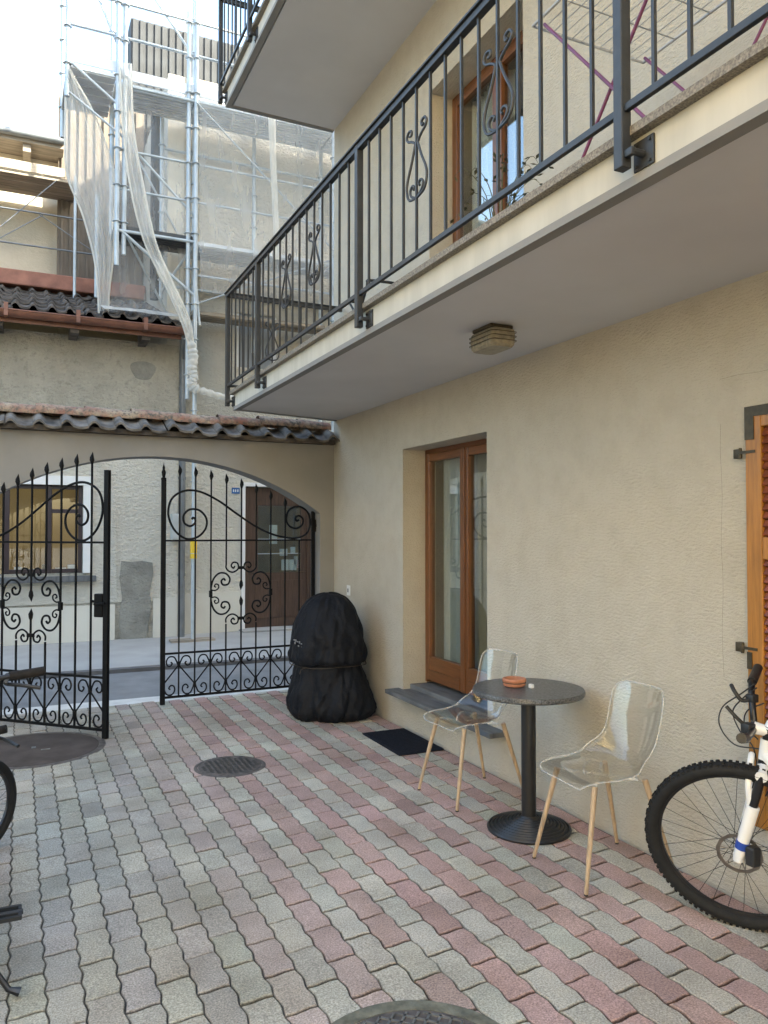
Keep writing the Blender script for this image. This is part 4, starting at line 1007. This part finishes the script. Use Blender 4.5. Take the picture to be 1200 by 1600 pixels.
b.add([(2.10, FY, -.05), (2.10, 11.79, -.05), (2.10, 11.79, 4.27), (2.10, FY, 4.27), (-9, FY, -.05), (-9, 14.4, -.05), (-9, 14.4, 4.27), (-9, FY, 4.27)], [(0, 1, 2, 3), (4, 7, 6, 5)])
wl = b.build('wall', ['old_plaster'], lh)
b = MB(); front(b, -9, 2.10, .55, 2.62, [(-.90, .94, .90, 2.31)], FY - .012, .012); b.build('lower_render', 'street_plaster', lh)
b = MB(); b.prism([(-9, -.05), (1.24, -.05), (1.24, .52), (-9, .55)], (0, FY - .03, 0), ((1, 0, 0), (0, 0, 1), (0, 1, 0)), .028); b.prism([(1.76, -.05), (2.10, -.05), (2.10, .60), (1.76, .58)], (0, FY - .03, 0), ((1, 0, 0), (0, 0, 1), (0, 1, 0)), .028); b.build('plinth', 'base_plaster', lh)
b = MB(); pc = [(1.33, .0), (1.40, -.02), (1.66, -.02), (1.70, .25), (1.735, .45), (1.71, .70), (1.76, .95), (1.745, 1.10), (1.60, 1.125), (1.45, 1.115), (1.32, 1.13), (1.30, .9), (1.335, .6), (1.29, .3)]
b.prism(pc, (0, FY - .036, 0), ((1, 0, 0), (0, 0, 1), (0, 1, 0)), .02); b.build('cement_patch', 'cement', lh)
b = MB(); b.prism([(1.60 + .17 * (1 + .15 * math.sin(a * 3)) * math.cos(a), 3.86 + .15 * (1 + .12 * math.cos(a * 2)) * math.sin(a)) for a in [2 * math.pi * i / 22 for i in range(22)]], (0, FY - .008, 0), ((1, 0, 0), (0, 0, 1), (0, 1, 0)), .0075); b.build('cement_patch', 'cement', lh)
b = MB()                                                                # raised band of render ending in a curve beside the window
edge = spline([(1.02, 0, 2.55), (1.14, 0, 2.35), (1.22, 0, 2.05), (1.245, 0, 1.6), (1.25, 0, 1.0), (1.265, 0, .55)], 5)
b.prism([(p.x, p.z) for p in edge] + [(p.x - .03, p.z) for p in edge[::-1]], (0, FY - .030, 0), ((1, 0, 0), (0, 0, 1), (0, 1, 0)), .017); b.build('render_edge', 'street_plaster', lh)
# window
sw = one(lambda q: (q.box((-.90, FY - .035, 2.185), (.94, FY - .013, 2.31), 0, .004)), 'window', 'white', lh)
BX('jamb', (.812, FY - .035, .97), (.94, FY - .013, 2.184), 'white', sw, .004)
BX('sill', (-1.0, FY - .10, .855), (.985, FY + .10, .935), 'slate', sw, .006)
for a, c_ in ((-.78, -.70), (-.19, -.11), (.335, .415), (.755, .81)): BX('frame', (a, FY + .08, .97), (c_, FY + .14, 2.19), 'dark_frame', sw, .004)
for a, c_, z in ((.4155, .7545, 1.80), (-.1095, .3345, 2.13), (.4155, .7545, 2.13), (-.1095, .3345, .975), (.4155, .7545, .975)): BX('transom', (a, FY + .082, z), (c_, FY + .138, z + .055), 'dark_frame', sw, .003)
BX('glass', (-.70, FY + .105, .97), (.755, FY + .111, 2.19), 'glass_street', sw)
m_, nt_, p_ = principled('lit_room'); M['lit_room'] = m_
tc_ = nd(nt_, 'ShaderNodeTexCoord').outputs['Object']; f_ = noise_node(nt_, tc_, .8, 2, .5)
cc_ = ramp(nt_, f_, [(.3, (.22, .14, .055)), (.6, (.40, .28, .12)), (.8, (.60, .47, .24))]); nt_.links.new(cc_, p_.inputs['Base Color']); nt_.links.new(cc_, p_.inputs['Emission Color']); p_.inputs['Emission Strength'].default_value = .055
b = MB(); b.add([(-2, FY + .9, .5), (2, FY + .9, .5), (2, FY + .9, 2.6), (-2, FY + .9, 2.6), (-2, FY + .17, .5), (2, FY + .17, .5), (2, FY + .17, 2.6), (-2, FY + .17, 2.6)], [(0, 1, 2, 3), (0, 1, 5, 4), (2, 3, 7, 6), (1, 2, 6, 5), (0, 3, 7, 4)]); b.build('lit_room', 'lit_room', sw)
for i, (x, w_, h_) in enumerate(((-.05, .10, .10), (.10, .16, .07), (.30, .07, .13), (.47, .14, .08), (.63, .09, .12))): BX('shelf_item', (x, FY + .17, .96), (x + w_, FY + .25, .96 + h_), ['white', 'galv_board', 'leaf', 'paper', 'white'][i], sw, .005)
# roof
b = MB(); pantiles(b, -9, 2.16, 11.08, 4.46, 14.35, 5.62, .222, .052, .024, 0, 9, .011); rf = b.build('roof', 'tile_dark', lh)
b = MB(); b.add([(-9, 11.10, 4.40), (2.14, 11.10, 4.40), (2.14, 14.4, 5.55), (-9, 14.4, 5.55), (-9, 11.10, 4.36), (2.14, 11.10, 4.36), (2.14, 14.4, 5.51), (-9, 14.4, 5.51)], [(0, 1, 2, 3), (7, 6, 5, 4), (0, 4, 5, 1), (1, 5, 6, 2)]); b.build('roof_boards', 'tile_dark', lh)
b = MB(); b.box((-9, 13.9, 5.55), (1.95, 14.47, 5.80), 0, .02)
b.build('flashing', 'flashing', lh)
b = MB()
n = 10; vs = []; X_ = [-9 + i * (2.13 + 9) / 14 for i in range(15)]
def gut(U, V): a = math.pi * (1 + V); return (-9 + U * 11.13, 11.03 + .075 * math.cos(a), 4.37 + .075 * math.sin(a))
b.grid(gut, 14, n); b.grid(lambda U, V: (-9 + U * 11.13, 11.03 + .070 * math.cos(math.pi * (1 + V)), 4.372 + .070 * math.sin(math.pi * (1 + V))), 14, n)
b.tube([(-9, 10.953, 4.375), (2.13, 10.953, 4.375)], .011, 8); b.box((2.125, 10.955, 4.29), (2.135, 11.105, 4.37)); gt = b.build('gutter', 'copper', lh)
BX('fascia', (-9, 11.11, 4.25), (2.12, 11.14, 4.37), 'copper', lh)
x = -8.8
while x < 2.1: BX('gutter_strap', (x, 10.945, 4.295), (x + .05, 11.10, 4.462), 'copper', gt); x += .86
x = -8.6
while x < 2.0: BX('rafter_end', (x, 11.15, 4.20), (x + .11, 11.60, 4.34), 'tile_dark', lh); x += .92
dp = MB(); dp.tube([(2.145, 11.50, .0), (2.145, 11.50, 4.05), (2.13, 11.40, 4.15), (2.09, 11.05, 4.28)], .050, 14)
for z in (.9, 2.3, 3.6): dp.tube([(2.145, 11.50, z), (2.145, 11.50, z + .04)], .057, 14)
dp.build('downpipe', 'zinc', lh)
mb_ = thing('meter_box', 'small grey meter box on the facade behind the closed gate leaf', 'box', (2.06, 11.44, 1.5))
BX('case', (1.99, 11.40, 1.42), (2.085, 11.57, 1.80), 'box_grey', mb_, .008)
BX('lid', (1.995, 11.39, 1.44), (2.08, 11.3995, 1.78), 'box_grey', mb_, .003)

# ------------------------------------------------------------------ tall house being renovated
th = thing('tall_house', 'tall beige plaster house with brown street door behind scaffolding', 'house', (6, 11.8, 0))
TY = 11.80; TX = 1.97
b = MB(); front(b, TX, 16, -.05, 8.40, [(3.16, 4.25, .02, 2.24), (3.02, 3.66, 4.08, 4.93)], TY, .18)
b.add([(TX, TY, -.05), (TX, 20, -.05), (TX, 20, 8.4), (TX, TY, 8.4)], [(0, 1, 2, 3)]); b.add([(TX, TY, 8.4), (16, TY, 8.4), (16, 20, 8.4), (TX, 20, 8.4)], [(0, 1, 2, 3)]); b.add([(16, TY, -.05), (16, 20, -.05), (16, 20, 8.4), (16, TY, 8.4)], [(0, 1, 2, 3)])
b.build('wall', 'tall_plaster', th)
b = MB(); front(b, 2.115, 16, -.05, 2.95, [(3.10, 4.31, -.05, 2.30)], TY - .010, .010); b.build('lower_render', 'street_plaster', th)
b = MB(); b.box((2.115, TY - .028, -.04), (3.08, TY - .0105, .62)); b.build('plinth', 'base_plaster', th)
b = MB(); b.box((4.33, TY - .028, -.04), (16, TY - .0105, .62)); b.build('plinth', 'base_plaster', th)
BX('corner_band', (1.955, TY - .022, 4.6), (2.20, TY - .002, 8.38), 'base_plaster', th)
TB('downpipe', [(1.90, 12.6, 5.2), (1.90, 12.6, 8.3)], .07, 'cladding', th, 12)
dr = BX('street_door', (3.22, TY + .08, .02), (4.19, TY + .13, .90), 'brown_door', th, .004)
for a, c_, z0, z1 in ((3.16, 3.2195, .02, 2.24), (4.1905, 4.25, .02, 2.24)): BX('frame', (a, TY + .05, z0), (c_, TY + .14, z1), 'brown_door', dr, .004)
for a, c_ in ((3.22, 3.385), (4.09, 4.19)): BX('door_stile', (a, TY + .08, .905), (c_, TY + .13, 2.05), 'brown_door', dr, .004)
BX('door_head', (3.22, TY + .079, 1.95), (4.19, TY + .131, 2.235), 'brown_door', dr, .004)
for a, c_ in ((3.34, 3.72), (3.76, 4.12)): BX('panel', (a, TY + .068, .20), (c_, TY + .0795, .78), 'brown_door', dr, .006)
BX('glass', (3.386, TY + .10, .905), (4.089, TY + .106, 1.949), 'glass', dr)
for a, c_ in ((3.10, 3.158), (4.252, 4.31)): BX('door_jamb', (a, TY - .03, .0), (c_, TY + .06, 2.30), 'white', dr, .005)
BX('door_lintel', (3.159, TY - .03, 2.242), (4.251, TY + .06, 2.30), 'white', dr, .005)
for a, z, w_, h_, k in ((3.78, .93, .12, .17, 'paper'), (3.91, .93, .12, .17, 'paper'), (3.75, 1.16, .13, .11, 'paper'), (3.93, 1.20, .08, .10, 'paper'), (3.99, 1.02, .06, .13, 'paper'), (3.58, 1.35, .13, .30, 'paper'), (4.04, .96, .045, .13, 'pink_paper')):
    BX('notice', (a, TY + .112, z), (a + w_, TY + .115, z + h_), k, dr)
for z in (1.19, 1.42): BX('glazing_bar', (3.386, TY + .095, z), (4.089, TY + .0995, z + .012), 'box_grey', dr)
b = MB(); b.add([(3.0, TY + 1.2, .5), (4.5, TY + 1.2, .5), (4.5, TY + 1.2, 2.2), (3.0, TY + 1.2, 2.2), (3.0, TY + .19, .5), (4.5, TY + .19, .5), (4.5, TY + .19, 2.2), (3.0, TY + .19, 2.2)], [(0, 1, 2, 3), (0, 1, 5, 4), (2, 3, 7, 6), (1, 2, 6, 5), (0, 3, 7, 4)]); b.build('room', 'warm_room', dr)
BX('doorstep', (3.06, TY - .28, .026), (4.36, TY + .20, .055), 'pave_concrete', dr, .006)
npl = thing('number_plate', 'little blue house number plate beside the brown street door', 'sign', (3.0, TY - .02, 2.17))
BX('plate', (2.945, TY - .020, 2.125), (3.07, TY - .0105, 2.215), 'plate_blue', npl, .002)
for dx in (.018, .05, .085): BX('digit', (2.945 + dx, TY - .0225, 2.15), (2.945 + dx + .018, TY - .0203, 2.19), 'white', npl)
ws = BX('window', (2.985, TY - .02, 4.05), (3.70, TY + .02, 4.078), 'base_plaster', th)
for a, c_ in ((3.02, 3.08), (3.60, 3.66), (3.31, 3.37)): BX('frame', (a, TY + .03, 4.08), (c_, TY + .07, 4.93), 'white', ws)
for a, c_ in ((3.0805, 3.3095), (3.3705, 3.5995)): BX('shutter', (a, TY + .05, 4.08), (c_, TY + .065, 4.93), 'grey_shutter', ws)
b = MB(); b.box((1.75, 14.55, 8.41), (6.5, 15.0, 10.85))
x = 1.78
while x < 6.5: b.box((x, 14.525, 8.41), (x + .05, 14.5495, 10.84)); x += .13
b.build('clad_storey', 'cladding', th)
b = MB(); b.box((2.62, 13.4, 8.405), (6.0, 14.5, 9.35)); b.build('parapet', 'rear_plaster', th)
b = MB(); b.box((.55, 14.30, 5.3), (1.955, 14.48, 9.0))
x = .60
while x < 1.95: b.box((x, 14.265, 5.3), (x + .035, 14.2995, 8.99)); x += .135
b.build('batten_wall', 'batten', th)

# ------------------------------------------------------------------ rear house up left
rh = thing('rear_house', 'sunlit house behind the low tiled roof at the far left', 'house', (-3, 14.5, 0))
b = MB(); b.box((-11, 14.5, 4.0), (.57, 20, 7.92)); b.build('wall', 'rear_plaster', rh)
b = MB(); b.box((.575, 14.5, 4.0), (1.96, 20, 5.995)); b.build('wall', 'rear_plaster', rh)
b = MB(); b.box((-11.3, 13.95, 7.93), (.62, 20.2, 8.02)); b.build('roof', 'plank', rh)
b = MB(); b.tube([(-11.3, 13.90, 8.04), (.62, 13.90, 8.04)], .06, 10); b.build('gutter', 'zinc', rh)
for x in (-5.2, -3.4, -1.6, .0): BX('rafter_end', (x, 14.0, 7.80), (x + .12, 14.49, 7.925), 'plank', rh)

# ------------------------------------------------------------------ scaffolding
sf = thing('scaffolding', 'galvanised tube scaffolding in front of the tall beige house', 'scaffolding', (2.2, 11, 0))
SFY, SIY = 11.0, 11.70
def std(x, y, z0, z1):
    s_ = TB('standard', [(x, y, z0), (x, y, z1)], .031, 'galv', sf, 10)
    z = math.ceil(z0 / .5) * .5 + .24
    while z < z1 - .05: one(lambda q: q.lathe([(.030, -.006), (.055, -.004), (.055, .004), (.030, .006)], (x, y, z), 10), 'rosette', 'galv', s_); z += .5
for x, y, a, c_ in ((.52, SFY, 7.30, 10.3), (1.16, SFY, 5.14, 10.5), (2.215, SFY, .05, 10.5), (4.30, SFY, .03, 10.5), (6.4, SFY, .03, 10.5),
                    (1.255, SFY + .02, 5.3, 9.4), (2.12, SFY + .03, 3.4, 8.9), (3.25, SIY, 4.3, 8.2), (1.86, SIY, 4.95, 8.0), (2.33, SIY, 4.3, 10.4), (4.35, SIY, .03, 10.4), (.52, 12.2, 7.3, 9.6), (1.16, SIY, 5.8, 9.8), (1.02, 12.35, 5.05, 6.6)): std(x, y, a, c_)
def lg(nm, p, q, r=.022): TB(nm, [p, q], r, 'galv', sf, 8)
for z in (8.30, 8.78): lg('guard_rail', (.52, SFY + .03, z), (6.4, SFY + .03, z), .02)
for z in (6.20, 6.74): lg('guard_rail', (1.16, SFY + .03, z), (6.4, SFY + .03, z), .017)
for z in (5.16, 7.2): lg('ledger', (1.86, SIY, z), (6.4, SIY, z), .02)
lg('ledger', (1.16, SFY, 5.62), (2.215, SFY, 5.62), .022); lg('ledger', (1.16, SFY, 7.62), (4.3, SFY, 7.62), .022); lg('brace', (1.16, SIY, 7.6), (2.215, SIY, 5.75), .016); lg('brace', (.54, 11.1, 9.7), (1.16, 11.1, 8.2), .016)
for z in (5.16,): lg('guard_rail', (2.215, SFY + .03, z), (6.4, SFY + .03, z), .017)
for x in (2.215, 4.3):
    for z in (5.70, 7.70, 9.7): lg('transom', (x, SFY, z), (x, SIY, z), .022)
for z in (7.70, 5.72): lg('transom', (1.16, SFY, z), (1.16, SIY, z))
lg('transom', (.52, SFY, 7.72), (.52, 12.2, 7.72)); lg('transom', (1.16, SIY, 8.0), (.52, 12.2, 8.0), .018)
lg('brace', (.52, SFY, 7.80), (1.16, SFY, 7.34), .019); lg('brace', (.52, SFY, 7.38), (1.16, SFY, 6.96), .017)
lg('brace', (1.16, SFY + .05, 7.0), (2.215, SFY + .05, 6.0), .017); lg('brace', (1.16, SFY + .05, 9.6), (2.215, SFY + .05, 8.25), .017); lg('brace', (.52, SFY, 9.6), (1.16, SFY, 8.8), .015)
lg('brace', (2.215, SFY - .03, 7.6), (4.3, SFY - .03, 5.8), .012); lg('brace', (1.22, SFY, 5.62), (2.215, SFY, 4.85), .021); lg('brace', (1.86, SIY, 5.05), (2.215, SFY, 5.62), .021); lg('brace', (1.30, SFY + .2, 5.66), (1.95, SIY, 4.75), .019)
lg('brace', (2.28, SFY, 4.45), (2.215, SFY, 5.1), .018); lg('brace', (4.3, SFY + .05, 5.7), (2.215, SFY + .05, 4.75), .012)
def platform(x0, x1, z, mat='galv_board', y0=SFY + .06, y1=SIY - .02, nb=4):
    b = MB(); w_ = (y1 - y0) / nb
    for i in range(nb):
        b.box((x0, y0 + i * w_ + .008, z - .05), (x1, y0 + (i + 1) * w_ - .008, z))
        for k in range(2): b.box((x0, y0 + i * w_ + .03 + k * w_ * .45, z - .065), (x1, y0 + i * w_ + .03 + k * w_ * .45 + .03, z - .0502))
    b.build('platform', mat, sf)
platform(1.20, 2.19, 7.70); platform(2.24, 4.28, 7.70); platform(4.32, 6.4, 7.70); platform(1.20, 2.19, 5.72, 'dark_plank'); platform(2.24, 4.28, 5.66); platform(4.32, 6.4, 5.66)
platform(2.24, 4.28, 4.74, 'plank', 11.3, SIY - .02, 2); platform(.54, 1.14, 7.78, 'galv_board', SFY + .04, 12.2, 3)
for a, c_, z in ((1.19, 2.19, 7.72), (2.24, 4.28, 7.72), (4.32, 6.4, 7.72), (.55, 1.13, 7.80)): BX('toe_board', (a, SFY + .03, z), (c_, SFY + .052, z + .15), 'galv_board', sf, .003)
b = MB(); b.tube([(2.215, SFY, 1.17), (2.215, SFY, 1.43)], .048, 10); b.build('yellow_sleeve', 'yellow', sf)
b = MB(); b.box((2.13, SFY - .08, .026), (2.30, SFY + .08, .045)); b.tube([(2.215, SFY, .045), (2.215, SFY, .10)], .02, 8); b.build('base_plate', 'galv', sf)
BX('sole_plank', (1.90, SFY - .12, .0255), (2.50, SFY + .10, .0258 + .03), 'plank', sf)
s2 = thing('scaffold_platform', 'sunlit plank platform with rails across the rear house wall', 'scaffolding', (-3, 14, 7.2))
b = MB()
for i in range(3): b.box((-9, 13.55 + i * .27, 7.21), (.80, 13.80 + i * .27, 7.26))
b.build('planks', 'plank', s2)
BX('toe_board', (-9, 13.52, 7.27), (.62, 13.545, 7.42), 'plank', s2)
for z in (6.62, 6.08): TB('rail', [(-9, 13.5, z), (1.25, 13.5, z)], .014, 'zinc', s2, 8)
for x in (-4.0, -1.3, .78): TB('standard', [(x, 13.48, 5.32), (x, 13.48, 7.3)], .024, 'galv', s2, 8)
for p_, q_ in (((.5, 13.5, 7.2), (-.5, 13.5, 6.1)), ((-.35, 13.5, 6.1), (.30, 13.5, 6.6)), ((.25, 13.5, 6.6), (1.2, 13.5, 6.05))): TB('brace', [p_, q_], .009, 'zinc', s2, 6)

# ------------------------------------------------------------------ debris nets
def drape(name, rows, label, mat, folds, amp, seed, hem=False):
    rr = random.Random(seed); ph = [rr.uniform(0, 6.28) for _ in range(4)]
    L = spline([(a, y, z) for z, a, c_, y in rows], 6); Q = spline([(c_, y, z) for z, a, c_, y in rows], 6); n = len(L) - 1
    def fn(U, V):
        i = min(n, int(round(U * n))); p = L[i].lerp(Q[i], V)
        fo = math.sin(V * folds * 6.28 + ph[0] + .8 * math.sin(U * 3 + ph[1])) * .6 + math.sin(V * folds * 2.3 * 6.28 + ph[2]) * .3
        return (p.x, p.y + amp * fo * (1 - .3 * U), p.z + .25 * amp * math.sin(V * 9 + U * 4 + ph[3]))
    b = MB(); b.grid(fn, n, 46); o = b.build(name, mat)
    if hem:
        for V in (0, 1): TB('hem', [fn(i / n, V) for i in range(n + 1)], .013, 'net_dense', o, 6)
    return tag(o, label, 'netting', None)
drape('debris_net', [(7.66, .50, .56, 11.0), (7.2, .505, .86, 11.05), (6.6, .51, 1.10, 11.1), (6.25, .56, 1.15, 11.15), (5.85, .74, 1.15, 11.2), (5.3, .89, 1.14, 11.2), (4.9, .94, 1.10, 11.2), (4.53, .96, 1.08, 11.2)], 'long white debris net hanging from the scaffold corner down onto the low roof', 'net', 3.0, .07, 1, True)
drape('debris_net', [(7.9, 1.17, 1.32, 10.95), (7.0, 1.22, 1.36, 10.92), (6.2, 1.32, 1.50, 10.9), (5.5, 1.50, 1.66, 10.9), (5.0, 1.75, 1.88, 10.9), (4.5, 2.0, 2.12, 10.92), (4.1, 2.13, 2.19, 10.93)], 'narrow gathered net strip sagging past the platform towards the gutter end', 'net', 2.0, .03, 2, True)
drape('debris_net', [(7.68, 2.25, 4.6, 10.90), (6.6, 2.25, 4.62, 10.93), (5.6, 2.26, 4.62, 10.9), (4.9, 2.28, 4.6, 10.92)], 'thin net sheet stretched over the scaffold right of the long pole', 'net_thin', 3.5, .03, 3)
drape('debris_net', [(7.6, 1.18, 2.18, 11.45), (6.6, 1.18, 2.2, 11.48), (5.8, 1.2, 2.2, 11.45), (5.0, 1.15, 2.15, 11.45), (4.62, 1.1, 2.1, 11.4)], 'thin net behind the platform between the two scaffold poles', 'net_thin', 3, .05, 6)
drape('debris_net', [(4.70, .95, 1.95, 11.5), (4.66, .95, 2.0, 11.3), (4.60, .98, 2.08, 11.12), (4.545, 1.02, 2.12, 11.03)], 'crumpled white net edge lying along the low tiled roof eave', 'net_dense', 4, .02, 4)
drape('debris_net', [(7.7, 3.22, 3.34, 10.86), (6.8, 3.26, 3.36, 10.86), (5.9, 3.31, 3.40, 10.86), (5.5, 3.33, 3.41, 10.86)], 'white doubled seam strip hanging down the thin scaffold net', 'net_dense', 1, .01, 8)
b = MB()
P = spline([(1.70, 10.99, 5.2), (1.95, 10.97, 4.75), (2.10, 10.96, 4.40), (2.165, 10.95, 4.12), (2.185, 10.95, 3.98), (2.17, 10.95, 3.82), (2.19, 10.95, 3.70), (2.165, 10.95, 3.60), (2.22, 10.95, 3.54), (2.40, 10.96, 3.50), (2.62, 10.98, 3.46), (2.90, 11.0, 3.47), (3.3, 11.0, 3.55)], 8)
rr = random.Random(5); b.tube(P, [.028 + .022 * abs(math.sin(i * .75)) + .008 * rr.random() + (.02 if 22 < i < 66 else 0) for i in range(len(P))], 9)
tag(b.build('net_bundle', 'net_dense'), 'twisted white net bundle wound down the pole and tied across to the balcony', 'netting')

# ------------------------------------------------------------------ unseen houses added to shade the street and bounce warm light
def added_house(name, label, a, c_, windows):
    t = thing(name, label, 'house', ((a[0] + c_[0]) / 2, (a[1] + c_[1]) / 2, 0))
    BX('wall', (a[0], a[1], -.09), c_, 'ochre', t)
    BX('roof', (a[0] - .4, a[1] - .4, c_[2] + .01), (c_[0] + .4, c_[1] + .4, c_[2] + .25), 'tile_dark', t)
    for p, q in windows:
        w_ = BX('window', p, q, 'white', t); 
        k = Vector(((p[0] + q[0]) / 2, (p[1] + q[1]) / 2, (p[2] + q[2]) / 2)); e = Vector(((q[0] - p[0]) / 2, (q[1] - p[1]) / 2, (q[2] - p[2]) / 2))
        BX('pane', tuple(k - Vector((e.x * 1.3 if e.x < .05 else e.x * .85, e.y * 1.3 if e.y < .05 else e.y * .85, e.z * .88))), tuple(k + Vector((e.x * 1.3 if e.x < .05 else e.x * .85, e.y * 1.3 if e.y < .05 else e.y * .85, e.z * .88))), 'glass', w_)
    return t
added_house('added_street_house', 'unseen house along the street beyond the cream house, added for its shade', (10.05, -4, 0), (30, 7.1, 12), [])
added_house('added_yard_house', 'unseen ochre house left of the courtyard, added to bounce warm light', (-13, -9, 0), (-4.7, 2.6, 9.2), [((-4.72, y, z), (-4.68, y + 1, z + 1.4)) for y in (-4, -1.5, 1) for z in (1, 4.2)])
